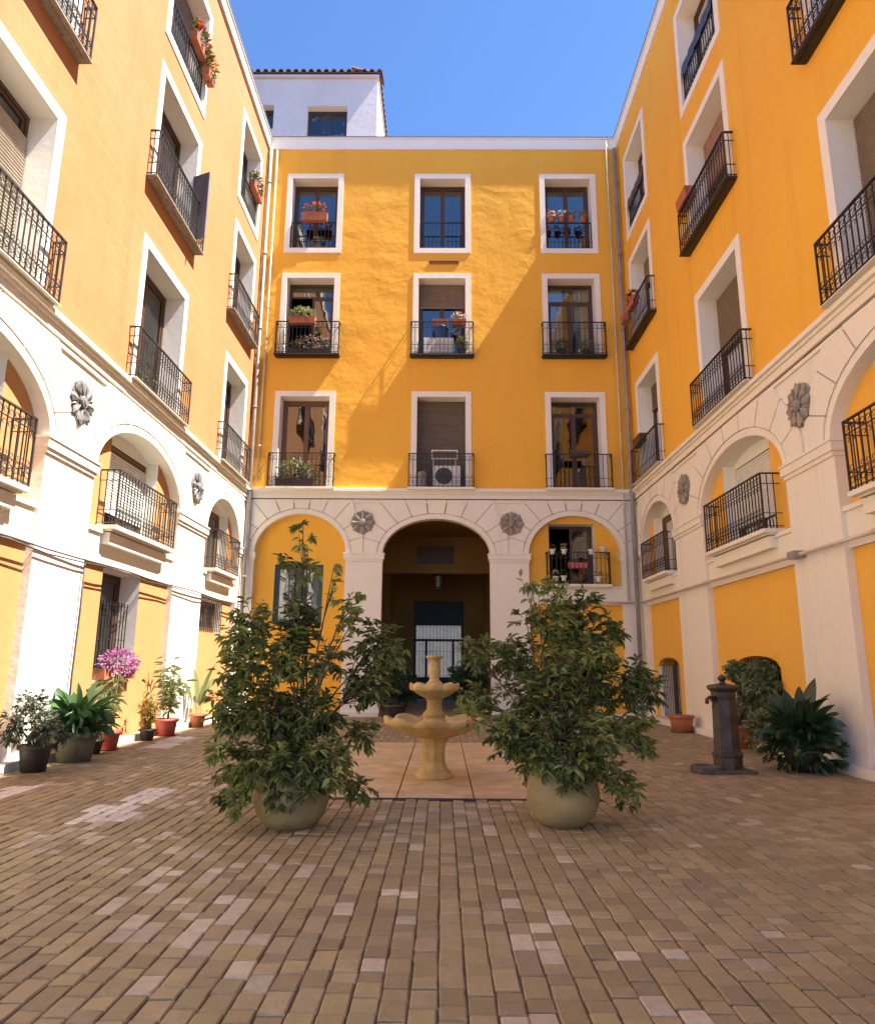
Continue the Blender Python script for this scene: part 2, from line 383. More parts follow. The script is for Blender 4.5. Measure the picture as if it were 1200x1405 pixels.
def ring(mb, tr, s, z, d, r, w=.006, n=9, a0=0, a1=2 * pi):
    pts = [tr(s + r * cos(a0 + (a1 - a0) * i / n), z + r * sin(a0 + (a1 - a0) * i / n), d) for i in range(n + 1)]
    mb.tube(pts, w, 3, False, False)
def railing(tr, s0, s1, z0, hgt, d0, d1, style=0):
    """wrought iron balcony front with returns; d1 = front plane, d0 = wall"""
    mb = MB(); zt = z0 + hgt; w = .011
    def hbar(z, r, h=.012):
        mb.box((s0, z, d1 - r), (s1, z + h, d1 + r), tr)
        if d1 - d0 > .06:
            mb.box((s0 - r, z, d0), (s0 + r, z + h, d1 - r), tr); mb.box((s1 - r, z, d0), (s1 + r, z + h, d1 - r), tr)
    hbar(zt - .02, .022, .022); hbar(z0 + .04, .012); hbar(z0 + hgt * .27, .009); 
    if style != 2: hbar(z0 + hgt * .80, .009)
    n = max(4, int(round((s1 - s0) / .125)))
    st = (s1 - s0) / n
    for i in range(n + 1):
        s = s0 + st * i; c = .013 if i in (0, n) else .008
        mb.box((s - c, z0, d1 - c), (s + c, zt - .02, d1 + c), tr)
        if i < n:
            m = s + st / 2
            if style != 2:
                ring(mb, tr, m, z0 + hgt * .155, d1, st * .36); ring(mb, tr, m, z0 + hgt * .885, d1, st * .30, .006, 7, 0.2, pi * 1.6)
                ring(mb, tr, m - st * .1, z0 + hgt * .33, d1, st * .24, .006, 6, -pi * .6, pi * .8)
                if style == 1: ring(mb, tr, m + st * .08, z0 + hgt * .22, d1, st * .3, .006, 6, pi * .3, pi * 1.7)
            if style == 1:
                ring(mb, tr, m, z0 + hgt * .72, d1, st * .27, .006, 6, pi * .2, pi * 1.5)
    if d1 - d0 > .12:
        k = max(1, int((d1 - d0) / .12))
        for e in (s0, s1):
            for i in range(1, k + 1):
                dd = d0 + (d1 - d0) * i / (k + 1)
                mb.box((e - .007, z0, dd - .007), (e + .007, zt - .02, dd + .007), tr)
    return mb
def balcony(wing, tr, s0, s1, z0, hgt=1.05, d=.24, dw=0., style=0, slab='white', iron='iron', th=.07, name='balcony'):
    mb = MB(); mb.box((s0 - .03, z0 - th, dw - .003), (s1 + .03, z0, d + .03), tr); mb.box((s0 + .02, z0 - th - .025, dw - .003), (s1 - .02, z0 - th, d - .06), tr) if th > .02 else None
    b = mb.build(name, slab, wing)
    railing(tr, s0, s1, z0, hgt, dw, d, style).build('railing', iron, b)
    return b

def ell(c, a, zs, b, t): return (c + a * cos(t), zs + b * sin(t))
def arcade_face(wing, tr, s0, s1, bays, z0, ztop, depth=.2, nv=9, joints=True, lim=None, mat='white'):
    """bays: (sa, sb, zspring, rise); piers between; spandrels above"""
    mb = MB(); edges = [s0]
    for (a, b, zs, r) in bays: edges += [a, b]
    edges.append(s1)
    zs = bays[0][2]
    for i in range(0, len(edges), 2):
        a, b = edges[i], edges[i + 1]
        if b - a > .01:
            mb.box((a, z0, -depth - .05), (b, zs, 0), tr)
    for i in range(0, len(edges), 2):
        a, b = edges[i], edges[i + 1]
        mb.add([tr(a, zs, 0), tr(b, zs, 0), tr(b, ztop, 0), tr(a, ztop, 0)], [(0, 1, 2, 3)])
    for (a, b, zs, r) in bays:
        c, h = (a + b) / 2, (b - a) / 2; n = 36
        pts = [ell(c, h, zs, r, pi - pi * k / n) for k in range(n + 1)]
        vs = []
        for p in pts: vs += [tr(p[0], p[1], 0), tr(p[0], ztop, 0), tr(p[0], p[1], -depth - .05)]
        fs = []
        for k in range(n): o = 3 * k; fs += [(o, o + 3, o + 4, o + 1), (o, o + 2, o + 5, o + 3)]
        mb.add(vs, fs, False)
    w = mb.build('arcade', mat, wing)
    for (a, b, zs, r) in bays:                       # archivolt band
        c, h = (a + b) / 2, (b - a) / 2; n = 36; am = MB(); vs = []
        for k in range(n + 1):
            t = pi - pi * k / n; p = ell(c, h + .004, zs, r + .004, t); q = ell(c, h + .14, zs, r + .14, t)
            vs += [tr(*p, -.02), tr(*p, .03), tr(*q, .03), tr(*q, -.02)]
        fs = []
        for k in range(n):
            o = 4 * k; fs += [(o, o + 4, o + 5, o + 1), (o + 1, o + 5, o + 6, o + 2), (o + 2, o + 6, o + 7, o + 3)]
        am.add(vs, fs); am.build('archivolt', mat, wing)
    if joints:
        mids = [s0] + [(bays[i][1] + bays[i + 1][0]) / 2 for i in range(len(bays) - 1)] + [s1]
        lims = [(mids[i] + .02, mids[i + 1] - .02) for i in range(len(bays))]
        for bi, (a, b, zs, r) in enumerate(bays):
            c, h = (a + b) / 2, (b - a) / 2
            for k in range(nv):
                t0, t1 = pi * k / nv, pi * (k + 1) / nv
                lo = []; hi = []
                for t in (t0, (t0 + t1) / 2, t1):
                    lo.append(ell(c, h + .155, zs, r + .155, t)); dx, dz = cos(t), sin(t)
                    L = .62 if dz < .75 else 9.
                    p = lo[-1]
                    if dz > .05: L = min(L, (ztop - .3 - p[1]) / dz)
                    L = max(L, .02)
                    smax = (lims[bi][1] - p[0]) / dx if dx > .05 else 9; smin = (lims[bi][0] - p[0]) / dx if dx < -.05 else 9
                    L = max(.02, min(L, smax, smin)); hi.append((p[0] + dx * L, p[1] + dz * L))
                poly = lo + hi[::-1]
                cx = sum(p[0] for p in poly) / 6; cz = sum(p[1] for p in poly) / 6
                m_ = max(max(p[0] for p in poly) - min(p[0] for p in poly), .1)
                poly = [(cx + (p[0] - cx) * (1 - .05 / m_), cz + (p[1] - cz) * .96) for p in poly]
                if max(p[1] for p in poly) - min(p[1] for p in poly) < .08: continue
                if k:
                    (p0, p1), (q0, q1) = lo[0], hi[0]; ln_ = math.hypot(q0 - p0, q1 - p1)
                    if ln_ > .1:
                        nx, nz = -(q1 - p1) / ln_ * .013, (q0 - p0) / ln_ * .013
                        jm = MB(); jm.prism([(p0 - nx, p1 - nz), (p0 + nx, p1 + nz), (q0 + nx, q1 + nz), (q0 - nx, q1 - nz)], -.002, .03, tr); jm.build('joint', 'stone_grout', wing)
                vm = MB(); vm.prism(poly, -.003, .042, tr); vm.build('voussoir', mat, wing)
    return w
def impost(wing, tr, a, b, z=4.45, lo=True, ret=.2, mat='white'):
    mb = MB()
    mb.box((a - .05, z, -ret), (b + .05, z + .17, .06), tr); mb.box((a - .02, z - .07, -ret + .003), (b + .02, z, .03), tr)
    mb.box((a - .065, z + .14, -ret + .006), (b + .065, z + .175, .08), tr)
    mb.build('impost', mat, wing)
def cornice(wing, tr, s0, s1, butt, mat='white'):
    mb = MB()
    for (z0, z1, d) in ((6.02, 6.07, .035), (6.14, 6.27, .05), (6.27, 6.33, .085), (6.33, 6.40, .14), (6.40, 6.44, .11)):
        k = butt * d; mb.box((s0 + k, z0, -.01), (s1 - k, z1, d), tr)
    mb.build('cornice', mat, wing)
def parapet(wing, tr, s0, s1, butt, back=-.5):
    mb = MB()
    mb.box((s0 + butt * .07, ZP, back), (s1 - butt * .07, ZT - .05, .07), tr); mb.box((s0 + butt * .11, ZT - .05, back - .02), (s1 - butt * .11, ZT, .11), tr)
    p = mb.build('parapet', 'trim', wing)
    m2 = MB(); m2.box((s0 + butt * .13, ZT, back - .03), (s1 - butt * .13, ZT + .025, .13), tr); m2.build('flashing', 'lead', p)
def rosette(wing, tr, s, z, r=.37, mat='stone_grey'):
    mb = MB(); n = 24
    def P(rad, a, d): return tr(s + rad * cos(a), z + rad * sin(a), d + .03)
    vs = [P(r * .93, 2 * pi * i / n, -.04) for i in range(n)] + [P(r * .90, 2 * pi * i / n, .02) for i in range(n)]
    mb.add(vs, [(i, (i + 1) % n, n + (i + 1) % n, n + i) for i in range(n)] + [tuple(range(n, 2 * n))])
    for k in range(8):                       # broad petals with a raised ridge, narrow leaves between
        a = 2 * pi * k / 8
        q = [P(r * .24, a, .05), P(r * .5, a - .25, .036), P(r * .82, a - .27, .034), P(r * 1.0, a, .040), P(r * .82, a + .27, .034), P(r * .5, a + .25, .036), P(r * .78, a, .066), P(r * .35, a, .06)]
        mb.add(q, [(0, 1, 7), (1, 2, 6, 7), (2, 3, 6), (3, 4, 6), (4, 5, 7, 6), (5, 0, 7)])
        a += pi / 8; q = [P(r * .45, a, .04), P(r * .72, a - .1, .04), P(r * .97, a, .042), P(r * .72, a + .1, .04), P(r * .74, a, .062)]
        mb.add(q, [(0, 1, 4), (1, 2, 4), (2, 3, 4), (3, 0, 4)])
    for rr, d0, d1 in ((.27, .045, .08), (.15, .08, .098)):
        vs = [P(r * rr, 2 * pi * i / 14, d0) for i in range(14)] + [P(r * rr * .85, 2 * pi * i / 14, d1) for i in range(14)]
        mb.add(vs, [(i, (i + 1) % 14, 14 + (i + 1) % 14, 14 + i) for i in range(14)] + [tuple(range(14, 28))])
    mb.build('rosette', mat, wing)
def grille(tr, s0, s1, z0, z1, d, step=.13, curl=False):
    mb = MB(); n = max(2, int((s1 - s0) / step))
    for i in range(n + 1):
        s = s0 + (s1 - s0) * i / n; mb.box((s - .008, z0, d - .008), (s + .008, z1, d + .008), tr)
    for z in (z0 + .06, (z0 + z1) / 2, z1 - .06): mb.box((s0, z - .006, d - .012), (s1, z + .006, d - .008), tr)
    return mb

# ------------------------------------------------------------------ ground and paving
gm = MB(); gm.add([(-400, -400, -.06), (400, -400, -.06), (400, 700, -.06), (-400, 700, -.06)], [(0, 1, 2, 3)])
tag(gm.build('ground', 'ground'), None, None, None, 'structure')
pv = MB(); pv.box((XL + .01, Y0, -.055), (XR - .01, D + .9, -.013))
pav = tag(pv.build('courtyard_paving', 'mortar'), None, None, None, 'structure')
SLAB = (-1.75, 1.75, 8.1, 13.6)
CW = .124
SUN_SPOTS = [[(98, 1131), (180, 1131), (198, 1107), (130, 1107)], [(165, 1106), (205, 1106), (240, 1085), (195, 1085)],
              [(0, 1101), (22, 1097), (64, 1079), (0, 1086)], [(192, 1029), (236, 1029), (270, 1013), (240, 1013)]]      # sun patches on the paving, put into the brick colour
def inside(p, q):
    sg = [(q[(i + 1) % 4][0] - q[i][0]) * (p[1] - q[i][1]) - (q[(i + 1) % 4][1] - q[i][1]) * (p[0] - q[i][0]) for i in range(4)]
    return all(v >= 0 for v in sg) or all(v <= 0 for v in sg)
bricks = []
rb = random.Random(11)
x = XL + .17
while x < XR - .17:
    y = 1.6 + rb.uniform(0, .2)
    while y < D - .02:
        L = rb.choice((.11, .12, .125, .15, .18, .20, .23)); y1 = min(y + L, D)
        cx, cy = x + CW / 2, (y + y1) / 2
        if not (SLAB[0] - .03 < cx < SLAB[1] + .03 and SLAB[2] - .12 < cy < SLAB[3] + .03) and y1 - y > .06:
            pal = rb.random(); pf = (.11 if cx < .6 else .04) * (1.9 if sin(cx * 2.3 + 1.7 * sin(cy * 1.1)) + sin(cy * 1.9 + cx) > .1 else .35)
            if cy > 9: pf *= .5
            if pal < pf: v = rb.uniform(.44, .66); c = (v, v * .84, v * .62)
            else:
                v = rb.uniform(.25, .43); c = (v, v * rb.uniform(.74, .80), v * rb.uniform(.36, .46))
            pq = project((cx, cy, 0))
            if pq and any(inside(pq, q) for q in SUN_SPOTS): v = rb.uniform(.78, .92); c = (v, v * .95, v * .86)
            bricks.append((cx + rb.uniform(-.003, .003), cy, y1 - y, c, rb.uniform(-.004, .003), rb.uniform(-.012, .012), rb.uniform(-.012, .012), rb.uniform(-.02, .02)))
        y = y1
    x += CW
def brick_geo(L, jit=.0022):
    a, b = CW / 2 - .0045, L / 2 - .0055; h = -.03; c = .007
    vs = []
    for (ia, ib, z) in ((a, b, h), (a, b, -.007), (a - c, b - c, 0)):
        j_ = jit if z > -.02 else 0
        vs += [(sx * ia + rb.uniform(-j_, j_), sy * ib + rb.uniform(-j_, j_), z + (rb.uniform(-j_, j_ * .4) if z > -.001 else 0)) for sx, sy in ((-1, -1), (1, -1), (1, 1), (-1, 1))]
    fs = [(8, 9, 10, 11)]
    for k in (0, 4):
        for j in range(4): fs.append((k + j, k + (j + 1) % 4, k + 4 + (j + 1) % 4, k + 4 + j))
    return vs, fs
def size_in_view(b):
    p = project((b[0], b[1], 0))
    if not p or p[0] < -15 or p[0] > 1215 or p[1] > 1425: return -1
    return b[2] / (b[1] ** 2)
order = sorted(range(len(bricks)), key=lambda i: -size_in_view(bricks[i]))
single = set(order[:300]); mesh_cache = {}; rest = MB()
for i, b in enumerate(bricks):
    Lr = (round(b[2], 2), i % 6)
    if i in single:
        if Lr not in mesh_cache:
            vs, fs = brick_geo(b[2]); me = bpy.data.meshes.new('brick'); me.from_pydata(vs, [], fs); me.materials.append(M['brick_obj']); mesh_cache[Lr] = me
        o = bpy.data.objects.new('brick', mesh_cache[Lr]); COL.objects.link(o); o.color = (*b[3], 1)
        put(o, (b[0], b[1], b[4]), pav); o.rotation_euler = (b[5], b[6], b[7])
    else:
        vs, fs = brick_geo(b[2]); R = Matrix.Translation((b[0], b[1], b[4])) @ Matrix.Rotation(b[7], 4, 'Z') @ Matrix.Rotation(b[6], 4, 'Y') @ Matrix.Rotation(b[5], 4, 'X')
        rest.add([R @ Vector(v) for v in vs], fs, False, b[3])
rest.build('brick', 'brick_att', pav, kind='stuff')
# stone slabs under the fountain and the slot drain before them
for ya, yb in ((8.1, 9.45), (9.46, 10.8), (10.81, 12.2), (12.21, 13.6)):
    for xa, xb in ((-1.74, -.49), (-.475, .345), (.36, 1.74)):
        if xa == -.475 and ya in (9.46, 12.21): continue
        y2 = yb if xa != -.475 else (10.8 if ya == 8.1 else 13.6)
        m = MB(); g = .006; z = U(-.002, .002)
        vs = [(xa, ya, -.03), (xb, ya, -.03), (xb, y2, -.03), (xa, y2, -.03), (xa, ya, z), (xb, ya, z), (xb, y2, z), (xa, y2, z),
              (xa + g, ya + g, z + .006), (xb - g, ya + g, z + .006), (xb - g, y2 - g, z + .006), (xa + g, y2 - g, z + .006)]
        m.add(vs, [(8, 9, 10, 11)] + [(k + j, k + (j + 1) % 4, k + 4 + (j + 1) % 4, k + 4 + j) for k in (0, 4) for j in range(4)])
        m.build('stone_slab', 'stone_slab', pav)
dm = MB()
dm.box((-1.74, 8.0, -.02), (1.74, 8.012, 0)); dm.box((-1.74, 8.083, -.02), (1.74, 8.095, 0))
for i in range(116): dm.box((-1.735 + i * .03, 8.012, -.02), (-1.72 + i * .03, 8.083, -.004))
dm.build('drain_grate', 'iron_grey', pav)

# ------------------------------------------------------------------ the three wings
SB = [(6.82, 9.24), (12.15, 14.57), (17.38, 19.56)]           # outer edges of the surrounds on the side wings
BB = [(-5.09, -3.27), (-.97, .83), (3.05, 4.86)]
W_ = .2
F1, F2, F3 = 6.45, 10.62, 14.3
F1T, F2T, F3T = 9.49, 13.43, 16.99
def shell(mb, pts_front, depth_tr, s0, s1, dep, z0=0., z1=ZP + .2):
    tr = depth_tr
    mb.add([tr(s0, z0, dep), tr(s1, z0, dep), tr(s1, z1, dep), tr(s0, z1, dep)], [(0, 1, 2, 3)])
    mb.add([tr(s0, z0, -.02), tr(s0, z0, dep), tr(s0, z1, dep), tr(s0, z1, -.02)], [(0, 1, 2, 3)])
    mb.add([tr(s1, z0, -.02), tr(s1, z0, dep), tr(s1, z1, dep), tr(s1, z1, -.02)], [(0, 1, 2, 3)])
    mb.add([tr(s0, z1, -.02), tr(s1, z1, -.02), tr(s1, z1, dep), tr(s0, z1, dep)], [(0, 1, 2, 3)])
ARS = [(6.04, 9.84, 4.58, 1.04), (11.3, 15.1, 4.58, 1.04), (16.95, 19.72, 4.58, 1.05)]
def side_wing(tr, label, yellow, ros):
    base = tr(8, 0, -3); wing = thing('courtyard_wing', base, label, 'building')
    holes = []
    for (a, b) in SB:
        holes.append((a + W_, b - W_, F1, F1T - W_)); holes.append((a + W_, b - W_, F2, F2T - W_)); holes.append((a + W_, b - W_, F3, F3T - W_))
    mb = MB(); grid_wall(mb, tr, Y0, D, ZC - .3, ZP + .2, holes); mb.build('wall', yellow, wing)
    sh = MB(); shell(sh, None, tr, Y0, D, -6.0); sh.build('inner_shell', 'dark_room', wing)
    for h in holes: surround(wing, tr, *h, w=W_, full=h[2] == F3)
    arcade_face(wing, tr, Y0, D, ARS, 0, ZC - .02, nv=9)
    for a, b in ((9.84, 11.3), (15.1, 16.95), (19.72, D - .01)): impost(wing, tr, a, b)
    cornice(wing, tr, Y0, D, 0); parapet(wing, tr, Y0, D, 0)
    rosette(wing, tr, 10.57, 5.42, .38, ros); rosette(wing, tr, 16.03, 5.42, .38, ros)
    # blind panels, belt and mezzanine recesses
    for (a, b, zs, r), (w0, w1) in zip(ARS, ((6.9, 8.98), (12.15, 14.25), (17.45, 19.22))):
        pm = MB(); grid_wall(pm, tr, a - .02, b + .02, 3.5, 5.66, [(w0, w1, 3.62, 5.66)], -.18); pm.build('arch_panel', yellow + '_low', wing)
        rm = MB(); c, h = (a + b) / 2, (b - a) / 2
        reveal(rm, tr, w0, w1, 3.62, 5.66, -.18, -.46, top=False)
        vs = []; k = 16
        for i in range(k + 1):
            s = w0 + (w1 - w0) * i / k; z = zs + r * math.sqrt(max(0, 1 - ((s - c) / h) ** 2)) + .002; vs += [tr(s, z, -.2), tr(s, z, -.46)]
        rm.add(vs, [(2 * i, 2 * i + 1, 2 * i + 3, 2 * i + 2) for i in range(k)])
        grid_wall(rm, tr, w0, w1, 3.62, 5.66, [(w0 + .06, w1 - .06, 3.66, 5.36)], -.40); rm.build('window_reveal', 'trim', wing)
        bm_ = MB(); bm_.box((a, 3.07, -.3), (b, 3.55, -.07), tr); bm_.box((a, 3.55, -.3), (b, 3.62, -.03), tr); bm_.box((a, 3.03, -.3), (b, 3.08, -.055), tr)
        bm_.build('belt_course', 'white', wing)
    return wing
LW = side_wing(TL, 'long sunlit yellow wing with grey rosettes, beside the potted plants and window of purple flowers', 'yellow_sun', 'stone_sun')
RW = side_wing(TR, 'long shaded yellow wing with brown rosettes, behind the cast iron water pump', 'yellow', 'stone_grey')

# ground-floor panels of the side wings
def ground_panels(wing, tr, yellow, holes):
    for (a, b, zs, r) in ARS + [(Y0, 4.5, 0, 0)]:
        hs = [h for h in holes if a < (h[0] + h[1]) / 2 < b]
        m = MB(); grid_wall(m, tr, a - .02, b + .02, 0, 3.06, hs, -.12); m.build('ground_panel', yellow + '_low', wing)
    pm = MB(); pm.box((Y0, -.02, -.02), (D - .16, .11, .15), tr); pm.build('plinth', 'white', wing)
ground_panels(LW, TL, 'yellow_sun', [(12.2, 13.75, 1.1, 3.02), (17.2, 18.95, 2.15, 2.95)])
ground_panels(RW, TR, 'yellow', [(12.35, 14.3, 0.12, 1.6), (17.6, 19.3, 0.12, 1.62)])

# left wing: windows
def inner(i, fl, tops=(F1T, F2T, F3T), bots=(F1, F2, F3)):
    a, b = SB[i]; return a + W_, b - W_, bots[fl], tops[fl] - W_
window(LW, TL, *inner(0, 0), frame='wood_dark', blind='blind_beige', drop=.98, gap=.35)
window(LW, TL, *inner(1, 0), frame='wood_dark', curtain=True)
window(LW, TL, *inner(2, 0), frame='wood_dark', curtain='split')
window(LW, TL, *inner(0, 1), frame='wood_dark', blind='blind_beige', drop=.4)
window(LW, TL, *inner(1, 1), frame='wood_dark')
window(LW, TL, *inner(2, 1), frame='wood_dark', curtain='split')
window(LW, TL, *inner(0, 2), frame='wood_dark')
window(LW, TL, *inner(1, 2), frame='wood_dark', blind='blind_brown', drop=.3)
window(LW, TL, *inner(2, 2), frame='wood_dark')
for i, (a, b) in enumerate(SB):
    for fl, z in ((0, F1), (1, F2)):
        balcony(LW, TL, a - .15, b + .12 if i < 2 else b + .1, z, 1.0, .19, slab='stone_grey' if fl else 'white', iron='iron_grey', style=1, th=.03 if fl else .012)
    f = MB(); 
    r_ = railing(TL, a + W_ + .02, b - W_ - .02, F3 + .01, .95, -.05, -.05, 1); r_.build('window_railing', 'iron_grey', LW)
# louvred shutters of the second floor
def shutter(wing, tr, s, z0, z1, w, ang, mat, sgn):
    m = MB(); ca, sa = cos(ang), sin(ang)
    def T(u, z, v): return tr(s + sgn * (u * ca - v * sa), z, -.02 + u * sa + v * ca)
    bars(m, T, 0, w, z0, z1, .06, -.018, .018); m.box((.06, (z0 + z1) / 2 - .03, -.017), (w - .06, (z0 + z1) / 2 + .03, .017), T)
    n = int((z1 - z0) / .07)
    for i in range(n):
        z = z0 + .07 + i * .07
        if z > z1 - .1: break
        m.add([T(.06, z, .014), T(w - .06, z, .014), T(w - .06, z + .055, -.014), T(.06, z + .055, -.014)], [(0, 1, 2, 3)])
    m.build('louvred_shutter', mat, wing)
a, b, z0, z1 = inner(1, 1)
shutter(LW, TL, b - .01, z0 + .1, z0 + 1.75, .46, radians(68), 'shutter_grey', -1); shutter(LW, TL, a + .03, z0 + .1, z1 - .05, .5, radians(-70), 'wood_mid', 1)
# mezzanine
for i, (w0, w1) in enumerate(((6.9, 8.98), (12.15, 14.25), (17.45, 19.22))):
    window(LW, TL, w0 + .06, w1 - .06, 3.66, 5.36, -.42, 'wood_mid', blind='blind_white' if i == 1 else None, drop=.72, gap=.12, curtain=(i == 2))
    window(RW, TR, w0 + .06, w1 - .06, 3.66, 5.36, -.42, 'wood_dark' if i == 1 else 'wood_mid', blind='blind_white' if i == 1 else None, drop=.7, curtain=(i != 1))
    for wing, tr in ((LW, TL), (RW, TR)):
        c = (w0 + w1) / 2; hw = (w1 - w0) / 2 + (.28 if i < 2 else .1)
        balcony(wing, tr, c - hw, c + hw, 3.70, .98, .16, -.17, style=1, slab='white', iron='iron_grey' if wing is LW else 'iron')
        m = MB(); m.box((c - hw + .06, 3.38, -.1), (c + hw - .06, 3.585, .06), tr); m.build('balcony_corbel', 'white', wing)
# ground floor windows of the left wing
def ground_recess(wing, tr, s0, s1, z0, z1, d0=-.12, d1=-.5):
    m = MB(); reveal(m, tr, s0, s1, z0, z1, d0, d1 - .1); m.build('window_reveal', 'trim', wing)
ground_recess(LW, TL, 12.2, 13.75, 1.1, 3.02)
w = window(LW, TL, 12.2, 13.75, 1.1, 3.02, -.5, 'wood_dark', transom=.0)
grille(TL, 12.25, 13.7, 1.12, 2.5, -.3, .12).build('window_grille', 'iron_grey', w)
ground_recess(LW, TL, 17.2, 18.95, 2.15, 2.95, d1=-.3)
w = window(LW, TL, 17.2, 18.95, 2.15, 2.95, -.3, 'wood_mid', curtain='split')
grille(TL, 17.22, 18.93, 2.16, 2.94, -.1, .14).build('window_grille', 'iron_grey', w)

# right wing: windows
window(RW, TR, *inner(0, 0), frame='wood_dark', blind='blind_brown', drop=.97)
window(RW, TR, *inner(1, 0), frame='wood_dark', blind='blind_brown', drop=.45, curtain='split')
window(RW, TR, *inner(2, 0), frame='wood_dark', blind='blind_grey', drop=.25)
window(RW, TR, *inner(0, 1), frame='wood_dark', curtain='split')
window(RW, TR, *inner(1, 1), frame='wood_dark', blind='blind_pink', drop=.5)
window(RW, TR, *inner(2, 1), frame='wood_dark', blind='blind_brown', drop=.3)
window(RW, TR, *inner(0, 2), frame='wood_dark')
window(RW, TR, *inner(1, 2), frame='wood_dark')
window(RW, TR, *inner(2, 2), frame='wood_dark')
for i, (a, b) in enumerate(SB):
    for fl, z in ((0, F1), (1, F2)):
        balcony(RW, TR, a - .12, b + .12 if i < 2 else b + .1, z, 1.0, .20, slab='iron' if fl else 'white', iron='iron', style=1 if i < 2 else 2, th=.035 if fl else .012)
    railing(TR, a + W_ + .02, b - W_ - .02, F3 + .01, .95, -.05, -.05, 1).build('window_railing', 'iron', RW)
# dark cloths over the third-floor rails of the right wing
for i in (1, 2):
    a, b = SB[i]; m = MB(); n = 14; vs = []
    for k in range(n + 1):
        s = a + W_ + .05 + (b - a - 2 * W_ - .1) * k / n; wv = .012 * sin(k * 2.1)
        vs += [TR(s, F3 + 1.0, -.14), TR(s, F3 + .99, .02 + wv), TR(s, F3 + .62, .05 + wv * 1.5)]
    m.add(vs, [f for k in range(n) for f in ((3 * k, 3 * k + 3, 3 * k + 4, 3 * k + 1), (3 * k + 1, 3 * k + 4, 3 * k + 5, 3 * k + 2))], True)
    o = m.build('awning_cloth', 'plastic_dark')
    tag(o, 'dark cloth on top floor rail of shaded wing, ' + ('above balcony with terracotta box' if i == 1 else 'next to corner drainpipe'), 'cloth')
# ground openings of the right wing: segmental heads and bars
for (s0, s1, zt) in ((12.35, 14.3, 1.6), (17.6, 19.3, 1.62)):
    c, h = (s0 + s1) / 2, (s1 - s0) / 2; m = MB(); k = 14
    # fill the corners above the segmental arch
    zz = [zt - .22 + .22 * math.sqrt(max(0, 1 - ((s0 + (s1 - s0) * i / k - c) / h) ** 2)) for i in range(k + 1)]
    vs = []
    for i in range(k + 1):
        s = s0 + (s1 - s0) * i / k; vs += [TR(s, zz[i], -.121), TR(s, zt + .003, -.121), TR(s, zz[i], -.55)]
    m.add(vs, [f for i in range(k) for f in ((3 * i, 3 * i + 3, 3 * i + 4, 3 * i + 1), (3 * i, 3 * i + 2, 3 * i + 5, 3 * i + 3))]); m.build('arch_infill', 'yellow', RW)
    m = MB(); reveal(m, TR, s0, s1, .12, zt - .2, -.12, -.6, top=False); m.build('window_reveal', 'trim', RW)
    w = window(RW, TR, s0, s1, .13, zt, -.5, 'wood_dark'); grille(TR, s0 + .03, s1 - .03, .13, zt - .03, -.22, .13).build('window_grille', 'iron_grey', w)

# back wing
BW = thing('courtyard_wing', (0, D + 4, 0), 'yellow end wing with tall round arched passage in its white arcade, behind the fountain', 'building')
hb = []
for (a, b) in BB:
    for z0, z1 in ((F1, F1T), (F2, F2T), (F3, F3T)): hb.append((a + .17, b - .17, z0, z1 - .18))
mb = MB(); grid_wall(mb, TB, XL, XR, ZC - .3, ZP + .2, hb); mb.build('wall', 'yellow_back', BW)
for h in hb: surround(BW, TB, *h, w=.17, full=h[2] == F3)
sh = MB()
for (s0, s1, z0) in ((XL + .01, -2.55, 0), (2.15, XR - .01, 0)):
    shell(sh, None, TB, s0, s1, -5.9, 0, 6.1)
shell(sh, None, TB, XL + .01, XR - .01, -9.6, 6.12)
sh.add([TB(XL, 6.12, -.02), TB(XR, 6.12, -.02), TB(XR, 6.12, -9.6), TB(XL, 6.12, -9.6)], [(0, 1, 2, 3)])
sh.build('inner_shell', 'dark_room', BW)
BBAYS = [(-5.44, -2.80, 4.5, 1.18), (-1.74, 1.36, 4.5, 1.05), (2.47, 5.12, 4.5, 1.16)]
arcade_face(BW, TB, XL, XR, BBAYS, 0, ZC - .02, depth=.22, nv=11)
for a, b in ((-2.8, -1.74), (1.36, 2.47), (XL + .09, -5.44), (5.12, XR - .09)): impost(BW, TB, a, b, 4.36, ret=.2)
cornice(BW, TB, XL, XR, 1); parapet(BW, TB, XL, XR, 1)
rosette(BW, TB, -2.33, 5.43, .37, 'stone_grey'); rosette(BW, TB, 1.98, 5.41, .37, 'stone_grey')
for (a, b, zs, r), hole in ((BBAYS[0], (-4.86, -3.45, 2.5, 4.22)), (BBAYS[2], (3.08, 4.42, 3.62, 5.45))):
    pm = MB(); grid_wall(pm, TB, a - .02, b + .02, 0, 5.72, [hole] + ([(3.2, 4.5, .3, 2.3)] if a > 0 else []), -.18); pm.build('arch_panel', 'yellow_back', BW)
    m = MB(); reveal(m, TB, *hole, -.18, -.62); m.build('window_reveal', 'trim', BW)
bm_ = MB(); bm_.box((2.47, 3.1, -.3), (5.12, 3.56, -.08), TB); bm_.box((2.47, 3.56, -.3), (5.12, 3.62, -.04), TB); bm_.build('belt_course', 'white', BW)
pm = MB(); pm.box((XL + .16, -.02, -.02), (-1.74, .11, .13), TB); pm.build('plinth', 'white', BW); pm = MB(); pm.box((1.36, -.02, -.02), (XR - .16, .11, .13), TB); pm.build('plinth', 'white', BW)
wl = window(BW, TB, -4.86, -3.45, 2.5, 4.22, -.26, 'green_paint', curtain='split')
window(BW, TB, 3.08, 4.42, 3.62, 5.45, -.55, 'wood_dark', openleaf=True)
balcony(BW, TB, 2.98, 4.75, 3.66, .92, .14, -.17, style=0, slab='white')
m = MB(); reveal(m, TB, 3.2, 4.5, .3, 2.3, -.18, -.6); m.build('window_reveal', 'trim', BW)
